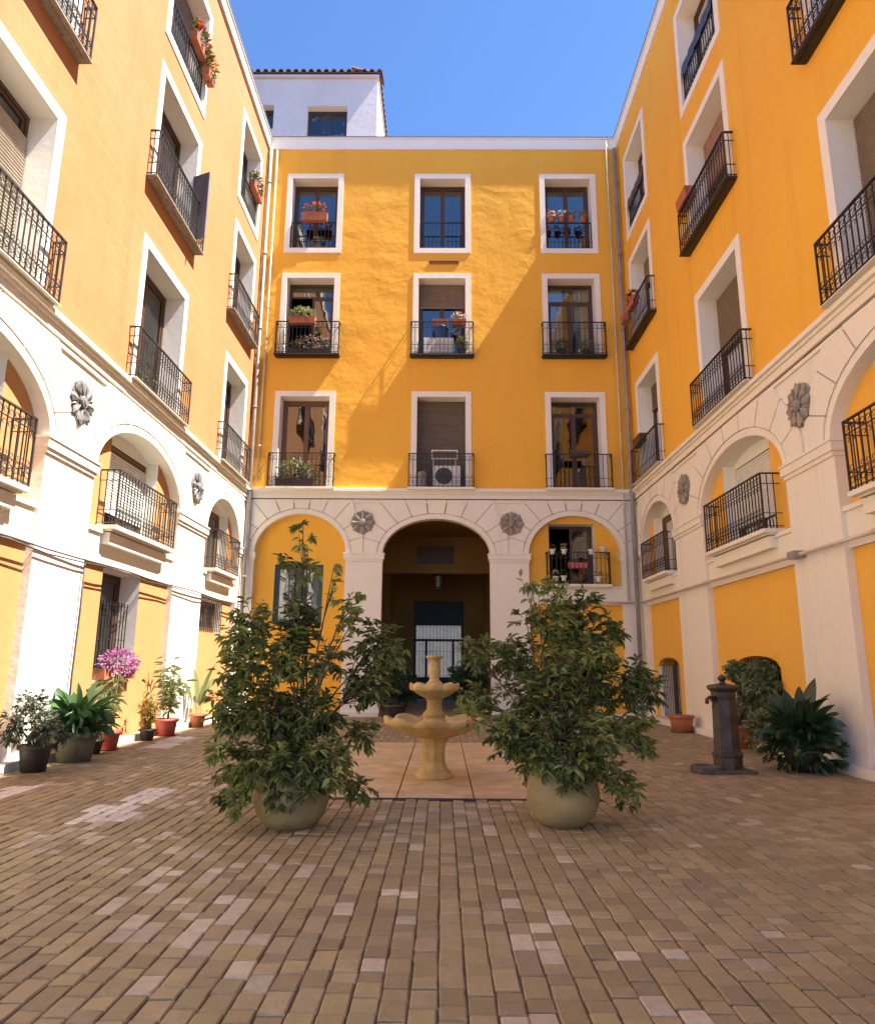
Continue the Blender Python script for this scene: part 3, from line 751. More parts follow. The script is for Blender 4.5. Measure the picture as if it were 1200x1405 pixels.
w = window(BW, TB, 3.2, 4.5, .3, 2.3, -.5, 'wood_dark'); grille(TB, 3.22, 4.48, .32, 2.28, -.24, .13).build('window_grille', 'iron', w)
def binn(i, fl):
    a, b = BB[i]; return a + .17, b - .17, (F1, F2, F3)[fl], (F1T, F2T, F3T)[fl] - .18
window(BW, TB, *binn(0, 2)); window(BW, TB, *binn(1, 2)); window(BW, TB, *binn(2, 2))
window(BW, TB, *binn(0, 1), openleaf=True, transom=.35); window(BW, TB, *binn(1, 1), blind='blind_brown', drop=.3); window(BW, TB, *binn(2, 1), transom=.5, curtain='split')
window(BW, TB, *binn(0, 0), frame='wood_mid'); window(BW, TB, *binn(1, 0), blind='blind_grey', drop=.95); window(BW, TB, *binn(2, 0), transom=.3)
for i, (a, b) in enumerate(BB):
    balcony(BW, TB, a - .04, b + .06, F1, 1.02, .22, style=0 if i < 2 else 2, slab='white'); balcony(BW, TB, a - .04, b + .06, F2, 1.05, .22, style=0, slab='iron', th=.05)
    railing(TB, a + .19, b - .19, F3 + .01, .95, -.06, -.06, 2).build('window_railing', 'iron', BW)
m = MB(); bars(m, TB, -.47, .46, 13.74, 13.86, .02, -.01, .02)
for k in range(3): m.box((-.45, 13.763 + k * .027, -.008), (.44, 13.775 + k * .027, .012), TB)
m.build('vent_grille', 'wood_mid', BW)
# passage through the back wing
PA0, PA1 = -2.1, 1.72
m = MB()
def quad(m, *p): m.add(p, [(0, 1, 2, 3)])
quad(m, (PA0, D + .25, 0), (PA0, D + 9.6, 0), (PA0, D + 9.6, 6), (PA0, D + .25, 6)); quad(m, (PA1, D + .25, 0), (PA1, D + 9.6, 0), (PA1, D + 9.6, 6), (PA1, D + .25, 6))
quad(m, (PA0, D + .25, 5.85), (PA1, D + .25, 5.85), (PA1, D + 9.6, 5.85), (PA0, D + 9.6, 5.85))
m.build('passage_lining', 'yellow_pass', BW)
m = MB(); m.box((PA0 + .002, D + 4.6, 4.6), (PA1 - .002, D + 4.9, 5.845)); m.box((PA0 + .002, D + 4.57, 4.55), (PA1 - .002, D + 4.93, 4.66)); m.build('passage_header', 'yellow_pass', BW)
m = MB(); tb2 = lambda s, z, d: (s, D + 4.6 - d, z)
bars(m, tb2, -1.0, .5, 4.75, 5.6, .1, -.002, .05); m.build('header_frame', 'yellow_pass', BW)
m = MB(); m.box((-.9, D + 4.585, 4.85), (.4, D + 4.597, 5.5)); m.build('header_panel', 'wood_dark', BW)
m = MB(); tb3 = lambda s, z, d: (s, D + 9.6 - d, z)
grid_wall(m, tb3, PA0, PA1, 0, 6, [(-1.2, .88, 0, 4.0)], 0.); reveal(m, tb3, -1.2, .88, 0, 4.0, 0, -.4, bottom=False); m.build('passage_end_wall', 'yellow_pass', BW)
m = MB(); bars(m, tb3, -1.2, .88, .0, 4.0, .09, -.3, -.22); m.box((-1.11, 3.0, -.3), (.79, 3.91, -.23), tb3); m.box((-1.11, 2.35, -.29), (.79, 2.45, -.23), tb3)
m.box((-.72, .09, -.29), (-.62, 2.35, -.23), tb3); m.box((.40, .09, -.29), (.5, 2.35, -.23), tb3); m.box((-1.11, .09, -.285), (.79, .9, -.24), tb3)
gate = m.build('street_gate', 'iron', BW)
grille(tb3, -1.1, .78, .9, 3.0, -.26, .14).build('gate_bars', 'iron', gate)
m = MB(); m.box((PA0, D + .3, -.05), (PA1, D + 11, -.012)); tag(m.build('passage_floor', 'stone_slab'), None, None, None, 'structure')
# roofs of the wings
for wing, tr, s0, s1, dep in ((LW, TL, Y0, D, -6.2), (RW, TR, Y0, D, -6.2), (BW, TB, XL, XR, -9.7)):
    m = MB(); m.box((s0 + .02, ZT - .25, dep), (s1 - .02, ZT - .06, -.51), tr); m.build('roof', 'roof', wing)

# ------------------------------------------------------------------ attic building behind the back wing
AB = thing('attic_house', (-6.5, 28, ZT - .06), 'pale grey plastered attic house with tiled eaves rising above the end wing', 'building')
AX0, AX1, AY0, AY1, AZ1 = -11, -2.68, 24, 29.8, 24.2
TA = lambda s, z, d: (s, AY0 - d, z)
ah = [(-5.45, -3.85, 20.4, 22.95), (-8.1, -6.75, 21.9, 23.0)]
m = MB(); grid_wall(m, TA, AX0, AX1, ZT - .2, AZ1, ah)
quad(m, (AX1, AY0, ZT - .2), (AX1, AY1, ZT - .2), (AX1, AY1, AZ1), (AX1, AY0, AZ1)); quad(m, (AX0, AY0, ZT - .2), (AX0, AY1, ZT - .2), (AX0, AY1, AZ1), (AX0, AY0, AZ1))
quad(m, (AX0, AY1, ZT - .2), (AX1, AY1, ZT - .2), (AX1, AY1, AZ1), (AX0, AY1, AZ1)); m.build('wall', 'grey_plaster', AB)
for h in ah:
    m = MB(); reveal(m, TA, *h, 0, -.4); m.build('window_reveal', 'trim', AB)
window(AB, TA, *ah[0], d=-.3, frame='iron_grey'); window(AB, TA, *ah[1], d=-.3, frame='wood_dark')
m = MB(); m.box((AX0 - .1, AY0 - .12, AZ1), (AX1 + .05, AY1 + .1, AZ1 + .10)); m.build('eaves_board', 'grey_plaster', AB)
m = MB(); quad(m, (AX0 - .2, AY0 - .2, AZ1 + .15), (AX1 + .1, AY0 - .2, AZ1 + .15), (AX1 + .1 - 2.5, (AY0 + AY1) / 2, AZ1 + 1.2), (AX0, (AY0 + AY1) / 2, AZ1 + 1.2))
quad(m, (AX1 + .1, AY0 - .2, AZ1 + .15), (AX1 + .1, AY1 + .2, AZ1 + .15), (AX1 + .1 - 2.5, (AY0 + AY1) / 2, AZ1 + 1.2), (AX1 + .1 - 2.5, (AY0 + AY1) / 2, AZ1 + 1.2))
rf = m.build('roof', 'roof', AB)
def tile(x, y, z, ax):
    t = MB(); r = .105; vs = []; k = 8
    for e in (0, 1):
        for i in range(k + 1):
            a = pi * i / k
            if ax == 'y': vs.append((x + r * cos(a), y + e * 1.2, z + r * sin(a) + e * .35))
            else: vs.append((x - e * 1.2, y + r * cos(a), z + r * sin(a) + e * .35))
    vs2 = [(vx, vy, vz) for vx, vy, vz in vs]
    fs = [(i, i + 1, k + 2 + i, k + 1 + i) for i in range(k)]
    # end thickness: inner rim
    inn = []
    for i in range(k + 1):
        a = pi * i / k
        inn.append((x + (r - .03) * cos(a), y, z + (r - .03) * sin(a)) if ax == 'y' else (x, y + (r - .03) * cos(a), z + (r - .03) * sin(a)))
    vs2 += inn; o = 2 * (k + 1)
    fs += [(i, i + 1, o + i + 1, o + i) for i in range(k)]
    t.add(vs2, fs, False); t.build('roof_tile', 'roof', rf)
xx = AX0
while xx < AX1 + .15: tile(xx, AY0 - .28, AZ1 + .12, 'y'); xx += .30
yy = AY0
while yy < AY1: tile(AX1 + .13, yy, AZ1 + .12, 'x'); yy += .30
# facade across the street beyond the gate
m = MB(); m.box((-14, 46, -.1), (14, 47, 13)); o = m.build('street_house', 'street_wall')
tag(o, 'pale street front seen through the gate at the passage end', 'building')

# ------------------------------------------------------------------ pipes and cables
def pipe(name, pts, r, mat, label, cat, clips=0):
    m = MB(); m.tube(pts, r, 8)
    o = m.build(name, mat); tag(o, label, cat)
    if clips:
        a, b = Vector(pts[0]), Vector(pts[-1])
        for i in range(clips):
            p = a.lerp(b, (i + .5) / clips); q = MB(); d = (b - a).normalized() * .02
            q.tube([p - d, p + d], r * 1.35, 8); q.build('pipe_clip', mat, o)
    return o
pipe('drainpipe', [(XL + .12, D - .17, 17.8), (XL + .12, D - .17, .0)], .055, 'pipe', 'grey drainpipe in the corner of sunlit and end wings', 'pipe', 7)
pipe('drainpipe', [(XL + .30, D - .08, 17.8), (XL + .30, D - .08, 6.6)], .03, 'pipe_cream', 'thin cream pipe on end wing beside the sunlit wing corner', 'pipe', 5)
pipe('drainpipe', [(XR - .14, D - .17, 17.8), (XR - .14, D - .17, .0)], .06, 'pipe', 'grey drainpipe in the corner of shaded and end wings', 'pipe', 7)
pipe('drainpipe', [(XR - .36, D - .09, 18.2), (XR - .36, D - .09, 3.2)], .028, 'pipe_cream', 'thin cream pipe on end wing beside the shaded wing corner', 'pipe', 6)
pipe('conduit', [(XR - .10, D - .35, 3.12), (XR - .10, 2.0, 3.10)], .03, 'pipe_cream', 'cream conduit running level along the shaded wing', 'pipe', 9)
pipe('conduit', [(3.9, D - .12, 3.16), (XR - .22, D - .12, 3.14)], .03, 'pipe_cream', 'short cream conduit on the end wing below its plant-hung window', 'pipe', 2)
m = MB(); pts = [(XL + .06 + .02 * sin(i * 1.3), 2 + i * .9, 3.02 - .03 * abs(sin(i * .8))) for i in range(21)]
m.tube(pts, .014, 5); m.tube([(p[0] + .02, p[1], p[2] - .05 - .02 * sin(p[1] * 2)) for p in pts], .012, 5)
tag(m.build('wall_cable', 'cable'), 'pair of dark cables sagging along belt of the sunlit wing', 'cable')
m = MB(); m.tube([(XL + .05, 11.22, 3.02), (XL + .04, 11.25, 2.2), (XL + .05, 11.2, 1.2), (XL + .05, 11.23, .12)], .016, 5)
tag(m.build('wall_cable', 'cable'), 'dark cable running down white pier of the sunlit wing', 'cable')
m = MB(); m.box((XR - .18, 10.9, 3.06), (XR - .01, 11.15, 3.17)); tag(m.build('junction_box', 'pipe'), 'small metal junction box on conduit of the shaded wing', 'box')

# ------------------------------------------------------------------ fountain
FX, FY = -.1, 9.48
ft = thing('stone_fountain', (FX, FY, 0), 'two-tier golden stone fountain with scalloped bowls on slabs', 'fountain')
def octo(k):
    def f(a, r, z): return (r * (1 + k * abs(cos(4 * a))), z)
    return f
m = MB(); m.lathe([(.01, .006), (.215, .006), (.225, .02), (.225, .055), (.21, .075), (.195, .085), (.19, .105), (.1, .106)], (FX, FY, 0), 32, False, octo(.05)); pd = m.build('base', 'stone_gold', ft)
m = MB(); m.lathe([(.19, .10), (.165, .14), (.145, .20), (.138, .28), (.142, .36), (.158, .43), (.185, .48), (.195, .51), (.1, .52)], (FX, FY, 0), 8, False); m.build('pedestal', 'stone_gold', ft)
def bowl(r, z, dep, name, par, k=8, amp=.12):
    mm = MB()
    def sc(a, rr, zz):
        q = abs(cos(k / 2 * a)); e = (rr / r) ** 2
        return (rr * (1 - amp * e * (1 - q)), zz + .06 * r / .6 * e * (q - .5) * (1 if zz > -.06 * r else .3))
    mm.lathe([(.10, -dep), (r * .35, -dep * .93), (r * .62, -dep * .68), (r * .85, -dep * .40), (r * .95, -.055), (r * .985, -.045), (r, -.01), (r * .99, .022), (r * .95, .03), (r * .90, .015), (r * .87, -.02), (r * .7, -dep * .36), (r * .4, -dep * .55), (.02, -dep * .6)], (FX, FY, z), 64, True, sc)
    return mm.build(name, 'stone_gold', par)
b1 = bowl(.65, .70, .22, 'lower_bowl', ft)
m = MB(); m.lathe([(.14, .55), (.14, .66), (.152, .675), (.155, .70), (.143, .715), (.14, .76), (.146, .77), (.14, .79), (.115, .815), (.096, .84), (.09, .93), (.102, .945), (.10, .965), (.115, .985), (.12, 1.0), (.08, 1.01)], (FX, FY, 0), 24, True); m.build('stem', 'stone_gold', ft)
b2 = bowl(.325, 1.13, .17, 'upper_bowl', ft)
m = MB(); m.lathe([(.13, 1.06), (.125, 1.12), (.11, 1.16), (.07, 1.20), (.062, 1.23), (.078, 1.30), (.085, 1.36), (.07, 1.42), (.065, 1.46), (.11, 1.49), (.115, 1.515), (.06, 1.515), (.05, 1.49)], (FX, FY, 0), 24, True); m.build('finial', 'stone_gold', ft)
m = MB(); m.lathe([(.01, .645), (.44, .645)], (FX, FY, 0), 32, caps=False)
wm, wn, wb = nmat('still_water'); wb.inputs['Base Color'].default_value = (.10, .09, .05, 1); wb.inputs['Roughness'].default_value = .08; bump(wn, wb, noise(wn, 6), .2, .01); M['water'] = wm
m.build('water', 'water', b1)

# ------------------------------------------------------------------ water pump
PX, PY = 3.92, 10.25
pp = thing('water_pump', (PX, PY, 0), 'dark cast iron water pump post with ball finial and stone basin', 'pump')
def o8(a, r, z): return (r / max(abs(cos(((a + pi / 8) % (pi / 4)) - pi / 8)), .1), z)
m = MB(); m.lathe([(.20, .0), (.20, .20), (.215, .21), (.215, .25), (.185, .27), (.165, .95), (.175, 1.0), (.175, 1.06), (.21, 1.09), (.225, 1.11), (.225, 1.135), (.20, 1.15), (.06, 1.17)], (PX, PY, 0), 8, False); m.build('post', 'pump', pp)
m = MB(); m.lathe([(.055, 1.165), (.04, 1.185), (.03, 1.20), (.05, 1.215), (.062, 1.24), (.05, 1.265), (.02, 1.285), (.005, 1.30)], (PX, PY, 0), 14); m.build('finial', 'pump', pp)
m = MB(); m.tube([(PX - .14, PY - .08, .97), (PX - .23, PY - .10, .985), (PX - .27, PY - .11, .96), (PX - .275, PY - .11, .90)], [.03, .026, .024, .028], 8); m.build('spout', 'pump', pp)
m = MB(); m.lathe([(.055, 0), (.055, .02)], (PX - .17, PY - .1, .93), 8); m.tube([(PX - .17, PY - .1, .94), (PX - .2, PY - .12, .88), (PX - .21, PY - .13, .84)], .012, 6); m.build('push_button', 'pump', pp)
m = MB(); c = (PX - .34, PY - .1, 0)
m.lathe([(.20, .0), (.215, .02), (.215, .085), (.19, .095), (.16, .085), (.14, .05), (.02, .04)], c, 12, False); m.build('basin', 'stone_dark', pp)
m = MB(); m.box((PX - .42, PY - .3, .0), (PX + .27, PY + .27, .04)); m.build('base_stone', 'stone_dark', pp)

# ------------------------------------------------------------------ plants
def pot(parent, c, r, h, mat, lip=.02, taper=.75, saucer=None, round_=False):
    m = MB(); x, y, z = c
    if round_: prof = [(r * .5, 0), (r * .62, .01), (r * .86, h * .18), (r, h * .42), (r * .985, h * .62), (r * .90, h * .85), (r * .86, h * .93), (r * .93, h * .96), (r * .93, h), (r * .83, h), (r * .8, h * .88), (.01, h * .86)]
    else: prof = [(r * taper, 0), (r * (taper + (1 - taper) * .8), h * .8), (r * .97, h * .82), (r + lip, h * .83), (r + lip, h), (r * .93, h), (r * .9, h * .85), (.01, h * .84)]
    m.lathe(prof, c, 24); p = m.build('pot', mat, parent)
    s = MB(); s.lathe([(.01, h * .885), (r * .82 if round_ else r * .9, h * .885)], c, 20, caps=False); s.build('soil', 'soil', p)
    if saucer:
        q = MB(); q.lathe([(r * taper + .02, 0), (r * .98, .03), (r * 1.02, .03), (r * .9, .012)], c, 20); q.build('saucer', saucer, p)
    return p
def clump_plant(root, base, zpot, clumps, leafmat_, dens=1.12, L=(.06, .112), wr=.38, depth=.8):
    """stems run from the pot to every clump; leaves sit on twigs inside the clump"""
    st = MB(); lf = MB(); top = Vector((base[0], base[1], zpot))
    for (c, r, k) in clumps:
        p0 = top + Vector((U(-.1, .1), U(-.1, .1), -.03)); 
        mid = p0.lerp(c, .45) + Vector((U(-.05, .05), U(-.05, .05), .12 if c.z > zpot + .2 else .25))
        pts = [p0 + (mid - p0) * t * (2 - t) * .5 + (c - p0) * 0 for t in (0,)]
        pts = []
        for t in [i / 7 for i in range(8)]:
            pts.append(p0 * (1 - t) ** 2 + mid * 2 * t * (1 - t) + c * t * t + Vector((U(-.012, .012), U(-.012, .012), 0)))
        rr = [.013 * (1 - .7 * i / 7) for i in range(8)]
        st.tube(pts, rr, 5)
        cb = U(.15, 1.); r *= .93
        n = int(430 * k * dens * (r / .3) ** 2 / 9) + 3
        for _ in range(n):
            v = Vector((random.gauss(0, 1), random.gauss(0, 1), random.gauss(0, 1))).normalized() * r * U(.25, 1.) ** .6
            v.z *= .9; tip = c + v
            a = c + v * .25 if random.random() < .7 else pts[5]
            tw = tip - a
            if tw.length < .03: continue
            st.tube([a, a + tw * .5 + Vector((0, 0, .015)), tip], [.004, .003, .0015], 3, False, False)
            nl = random.randint(6, 11)
            for j in range(nl):
                t = .35 + .65 * j / (nl - 1); p = a + tw * t; td = tw.normalized()
                side = td.cross(Vector((U(-.4, .4), U(-.4, .4), 1))).normalized() * (1 if j % 2 else -1)
                dd = td * U(.3, .8) + side * U(.5, 1.) + Vector((U(-.2, .2), U(-.2, .2), U(-.55, .15)))
                ll = U(*L); lf.leaf(p, dd, Vector((U(-.35, .35), U(-.35, .35), 1)), ll, ll * wr * U(.75, 1.25), (min(1, max(0, cb + U(-.3, .35))), random.random(), 0), U(.1, .35), U(.05, .35))
    st.build('stem', 'bark', root); return lf.build('foliage', leafmat_, root, kind='stuff')
def px_clumps(lst, Y, dep):
    out = []
    for (x, y, r, *k) in lst:
        yy = Y + U(-dep, dep); c = at(x, y, yy); out.append((c, r * yy / FPX, k[0] if k else 1.))
    return out
LP = (-1.33, 6.68)
o = thing('potted_shrub', (*LP, 0), 'tall leafy shrub with bare upright tip in round tan pot, beside fountain', 'potted plant')
pot(o, (*LP, 0), .34, .56, 'pot_tan', round_=True)
cl = [(415, 722, 16, .35), (418, 745, 16, .35), (395, 770, 26, .3), (425, 785, 24, .3), (458, 775, 14, .4), (345, 845, 36, .8), (330, 875, 36, .8), (410, 850, 42, .9), (478, 825, 22, .5), (485, 850, 26, .4), (520, 880, 38, 1.), (535, 900, 26, 1.), (330, 915, 42), (390, 900, 48), (450, 905, 44, .5), (505, 940, 40), (302, 960, 24, .7), (320, 985, 40), (370, 970, 56), (440, 980, 50, .8), (497, 1005, 28, .7), (300, 1030, 20, .6), (330, 1050, 42), (390, 1030, 56), (450, 1050, 46), (492, 1080, 26, .7), (318, 1098, 24, .7), (370, 1062, 30), (440, 1075, 24)]
clump_plant(o, LP, .52, px_clumps(cl, LP[1], .22) + px_clumps([(345, 1058, 28), (385, 1052, 32), (425, 1055, 30), (420, 1085, 24, .8), (385, 1092, 22, .7), (322, 1100, 20, .6)], LP[1] - .36, .05), 'leaf', dens=1.4, L=(.05, .115))
RP = (1.10, 6.85)
o = thing('potted_shrub', (*RP, 0), 'broad bushy dark shrub with drooping twigs in round tan pot, beside fountain', 'potted plant')
pot(o, (*RP, 0), .33, .53, 'pot_tan', round_=True)
cl = [(727, 800, 18, .6), (760, 808, 24, .7), (800, 835, 34, .8), (765, 850, 44), (720, 850, 24, .6), (835, 860, 26, .8), (690, 880, 26, .7), (650, 890, 30, .9), (700, 900, 40), (770, 900, 50), (820, 895, 34), (850, 865, 20, .7), (660, 955, 34), (725, 950, 52), (780, 960, 52), (845, 940, 44), (880, 925, 30), (895, 950, 26), (645, 985, 20, .7), (700, 1000, 42), (760, 1010, 52), (825, 1010, 46), (870, 1000, 34), (888, 1032, 16, .7), (730, 1045, 38), (790, 1060, 44), (845, 1065, 26, .7), (872, 1082, 16, .6), (860, 1105, 14, .4), (690, 1020, 28, .8)]
clump_plant(o, RP, .49, px_clumps(cl, RP[1], .24) + px_clumps([(745, 1042, 26), (785, 1048, 30), (815, 1050, 26), (782, 1078, 18, .6), (845, 1080, 16, .5)], RP[1] - .34, .05), 'leaf')

def broad_plant(root, c, zb, n, L, w, mat, spread=1., up=.9, lean=(0, 0), petiole=.12, name='foliage'):
    m = MB(); st = MB()
    for i in range(n):
        a = 2.399963 * i + U(-.3, .3); e = (.12 + .98 * (i / n) ** .8) * spread; l = U(*L) * (1 - .25 * i / n); dirh = Vector((cos(a) + lean[0], sin(a) + lean[1], 0)).normalized()
        p0 = Vector((c[0], c[1], zb)) + dirh * U(.0, .12); pts = []; k = 7; cv = U(.2, 1.5) * (.35 + e)
        top = p0 + Vector((0, 0, l * petiole)) + dirh * e * l * .1
        for j in range(k + 1):
            t = j / k; ang = min(1.3, .12 + .6 * e) + cv * t ** 1.3
            pts.append((pts[-1] if pts else top) + ((dirh * sin(ang) + Vector((0, 0, cos(ang)))) * (l / k) if pts else Vector((0, 0, 0))))
        st.tube([p0, top], [.007, .006], 4, False)
        ww = U(*w); wid = [ww * q for q in (.12, .62, .93, 1., .96, .80, .5, .03)]
        side = Vector((-dirh.y, dirh.x, 0)) * U(-1., 1.)
        m.ribbon(pts, wid, tnt(), .3, (dirh * -1 + Vector((0, 0, .35)) + side))
    st.build('stem', 'cane', root); return m.build(name, mat, root, kind='stuff')
def cane_plant(root, c, zb, n, h, mat, spread=.25, L=(.14, .26), leaf_n=14, wr=.13):
    m = MB(); st = MB()
    for i in range(n):
        a = U(0, 2 * pi); r = U(.1, 1) * spread; p0 = Vector((c[0] + U(-.07, .07), c[1] + U(-.07, .07), zb)); p1 = p0 + Vector((cos(a) * r, sin(a) * r, U(.55, 1.) * h))
        mid = p0.lerp(p1, .5) + Vector((0, 0, .05)); st.tube([p0, mid, p1], [.007, .005, .002], 5)
        for j in range(leaf_n):
            t = .25 + .75 * j / leaf_n; p = p0.lerp(p1, t); b = U(0, 2 * pi); l = U(*L)
            m.leaf(p, Vector((cos(b), sin(b), U(-.3, .7))), Vector((0, 0, 1)), l, l * wr, tnt(), .2, .45)
    st.build('stem', 'cane', root); return m.build('foliage', mat, root, kind='stuff')
def puff(root, c, ext, n, mat, L=(.05, .08), wr=.6, name='foliage', up=.4):
    m = MB()
    for _ in range(n):
        v = Vector((random.gauss(0, 1), random.gauss(0, 1), random.gauss(0, 1))).normalized() * U(.35, 1.) ** .5
        p = Vector(c) + Vector((v.x * ext[0], v.y * ext[1], v.z * ext[2])); l = U(*L)
        m.leaf(p, v + Vector((U(-.5, .5), U(-.5, .5), U(-.3, up))), Vector((U(-.3, .3), U(-.3, .3), 1)), l, l * wr, tnt(), .2, .2)
    return m.build(name, mat, root, kind='stuff')

# along the sunlit wing
X_ = XL + .42
o = thing('potted_plant', (X_, 9.75, 0), 'greyish small-leaved shrub in dark pot next to broad-leaved plant', 'potted plant'); pot(o, (X_, 9.75, 0), .2, .34, 'pot_dark'); 
clump_plant(o, (X_, 9.75), .3, [(Vector((X_ + U(-.25, .25), 9.75 + U(-.3, .3), U(.45, .95))), .2, .8) for _ in range(9)], 'leaf_grey', L=(.05, .09), wr=.5)
c = (X_ + .02, 10.75); o = thing('potted_plant', (*c, 0), 'broad-leaved green plant in mossy grey pot by white pier', 'potted plant'); pot(o, (*c, 0), .29, .40, 'pot_green', round_=False, taper=.8)
broad_plant(o, c, .34, 56, (.40, .62), (.11, .17), 'leaf_broad', 1.1, .8, (.15, -.1), .5)
broad_plant(o, c, .36, 34, (.38, .55), (.10, .16), 'leaf_broad', 1.9, .8, (.1, -.1), .15, 'outer_foliage')
c = (X_ - .14, 12.15); o = thing('potted_plant', (*c, 0), 'thin reedy canes in red pot under window of purple flowers', 'potted plant'); pot(o, (*c, 0), .19, .30, 'pot_pink', saucer='pot_pink')
cane_plant(o, c, .26, 12, 1.05, 'leaf_pale', .36)
c = (X_ - .12, 14.6); o = thing('potted_plant', (*c, 0), 'airy pale green canes in red pot next to yellow bushy plant', 'potted plant'); pot(o, (*c, 0), .22, .32, 'pot_pink', saucer='pot_pink')
cane_plant(o, c, .28, 16, 1.35, 'leaf_pale', .38)
c = (X_ - .14, 16.5); o = thing('potted_plant', (*c, 0), 'few large upright leaves in small terracotta pot by white pier', 'potted plant'); pot(o, (*c, 0), .18, .28, 'terracotta')
broad_plant(o, c, .25, 7, (.6, .9), (.14, .2), 'leaf_pale', .5, .85, petiole=.4)
c = (-4.35, 15.3); o = thing('potted_plant', (*c, 0), 'leafy plant with orange flowers in terracotta pot behind the tall shrub', 'potted plant'); pot(o, (*c, 0), .24, .34, 'terracotta')
clump_plant(o, c, .3, [(Vector((c[0] + U(-.25, .25), c[1] + U(-.2, .2), U(.6, 1.2))), .2, .8) for _ in range(6)], 'leaf_mid')
puff(o, (c[0], c[1], 1.15), (.22, .22, .2), 50, 'fl_orange', (.05, .08), .8, 'flowers')
c = (X_ - .12, 11.6); o = thing('potted_plant', (*c, 0), 'low feathery pale plant in small dark pot between mossy pot and red pot', 'potted plant'); pot(o, (*c, 0), .15, .22, 'pot_dark')
cane_plant(o, c, .19, 16, .7, 'leaf_pale', .3, (.08, .15), 16, .25)
c = (X_ - .1, 13.65); o = thing('potted_plant', (*c, 0), 'low yellowing plant in small dark pot between the two red pots', 'potted plant'); pot(o, (*c, 0), .14, .2, 'pot_dark')
cane_plant(o, c, .17, 16, .75, 'leaf_yellow', .26, (.06, .11), 16, .35)
for px_, lab in ((640, 'dark leafy shrub in dark pot at passage mouth on the dark arcade window side'), (545, 'dark leafy shrub in dark pot at passage mouth on the green window side')):
    q = at(px_, 912, 18.9); c = (q.x, 18.9); o = thing('potted_shrub', (*c, 0), lab, 'potted plant'); pot(o, (*c, 0), .26, .4, 'pot_dark')
    clump_plant(o, c, .36, [(Vector((c[0] + U(-.35, .35), c[1] + U(-.3, .3), U(.6, 1.25))), .26, 1.) for _ in range(11)], 'leaf_broad_dark', L=(.08, .14), wr=.4)
# purple flowers on the sill of the barred window
c = (XL - .12, 12.97, 1.11); o = thing('flower_box', c, 'purple flowers overflowing barred ground floor window sill of the sunlit wing', 'flowers')
m = MB(); m.box((c[0] - .1, c[1] - .62, c[2]), (c[0] + .14, c[1] + .62, c[2] + .18)); m.build('box', 'terracotta', o)
puff(o, (c[0] + .1, c[1], c[2] + .28), (.22, .66, .24), 620, 'fl_purple', (.04, .075), .75, 'flowers', .5); puff(o, (c[0] + .06, c[1], c[2] + .2), (.2, .6, .16), 120, 'leaf_grey', (.06, .09), .5)

# along the shaded wing
c = (XR - .38, 16.15); o = thing('terracotta_pot', (*c, 0), 'empty terracotta pot standing at white pier of the shaded wing', 'pot'); pot(o, (*c, 0), .25, .36, 'terracotta', taper=.85, saucer='terracotta')
c = (XR - .36, 13.15); o = thing('potted_climber', (*c, 0), 'dense ivy-like climber in terracotta pot covering barred arched opening', 'potted plant'); pot(o, (*c, 0), .27, .40, 'terracotta', taper=.8)
clump_plant(o, c, .36, [(Vector((XR - U(-.02, .22), 12.82 + U(-.52, .8), U(.4, 1.36))), .24, 1.2) for _ in range(24)], 'leaf_ivy', L=(.07, .12), wr=.75)
puff(o, (XR - .3, 12.35, .34), (.25, .3, .34), 260, 'leaf_ivy', (.06, .1), .7, 'trailing_foliage')
c = (XR - .62, 10.35); o = thing('potted_plant', (*c, 0), 'large dark broad-leaved plant at foot of white pier near pump', 'potted plant'); pot(o, (*c, 0), .26, .3, 'pot_dark')
broad_plant(o, c, .20, 64, (.46, .68), (.13, .19), 'leaf_broad_dark', 1.1, .78, (0, 0), .62)
broad_plant(o, c, .24, 56, (.42, .60), (.12, .17), 'leaf_broad_dark', 1.75, .78, (0, 0), .3, 'outer_foliage')
puff(o, (c[0], c[1], .26), (.46, .46, .24), 200, 'leaf_broad_dark', (.14, .24), .4, 'low_leaves')

# ------------------------------------------------------------------ things on the balconies
def planter(tr, s, z, d, w, label, leafm='leaf_mid', flower=None, box='terracotta', h=.2, fol=.24, dep=.2, name='flower_box', n=140):
    c = tr(s, z, d); o = thing(name, c, label, 'flower box')
    m = MB()
    p = [(-w / 2, 0, -dep * .42), (w / 2, 0, -dep * .42), (w / 2, 0, dep * .42), (-w / 2, 0, dep * .42)]
    q = [(-w / 2 - .02, h, -dep * .5), (w / 2 + .02, h, -dep * .5), (w / 2 + .02, h, dep * .5), (-w / 2 - .02, h, dep * .5)]
    r = [(a * .92, h, b * .85) for a, _, b in q]; t = [(a * .92, h - .03, b * .85) for a, _, b in q]
    vs = [tr(s + a, z + b, d + e) for a, b, e in p + q + r + t]
    m.add(vs, [(0, 1, 2, 3), (12, 13, 14, 15)] + [(k + j, k + (j + 1) % 4, k + 4 + (j + 1) % 4, k + 4 + j) for k in (0, 4, 8) for j in range(4)]); m.build('box', box, o)
    if fol:
        e = Vector(tr(s + w * .5, 0, d + dep * .7)) - Vector(tr(s, 0, d)); ext = (abs(e.x), abs(e.y), fol)
        puff(o, tr(s, z + h + fol * .5, d), ext, n, leafm, (.07, .12), .5)
        if flower: puff(o, tr(s, z + h + fol * .9, d + .02), (ext[0] * .9, ext[1] * .9, fol * .8), int(n * .55), flower, (.05, .085), .8, 'flowers')
    return o
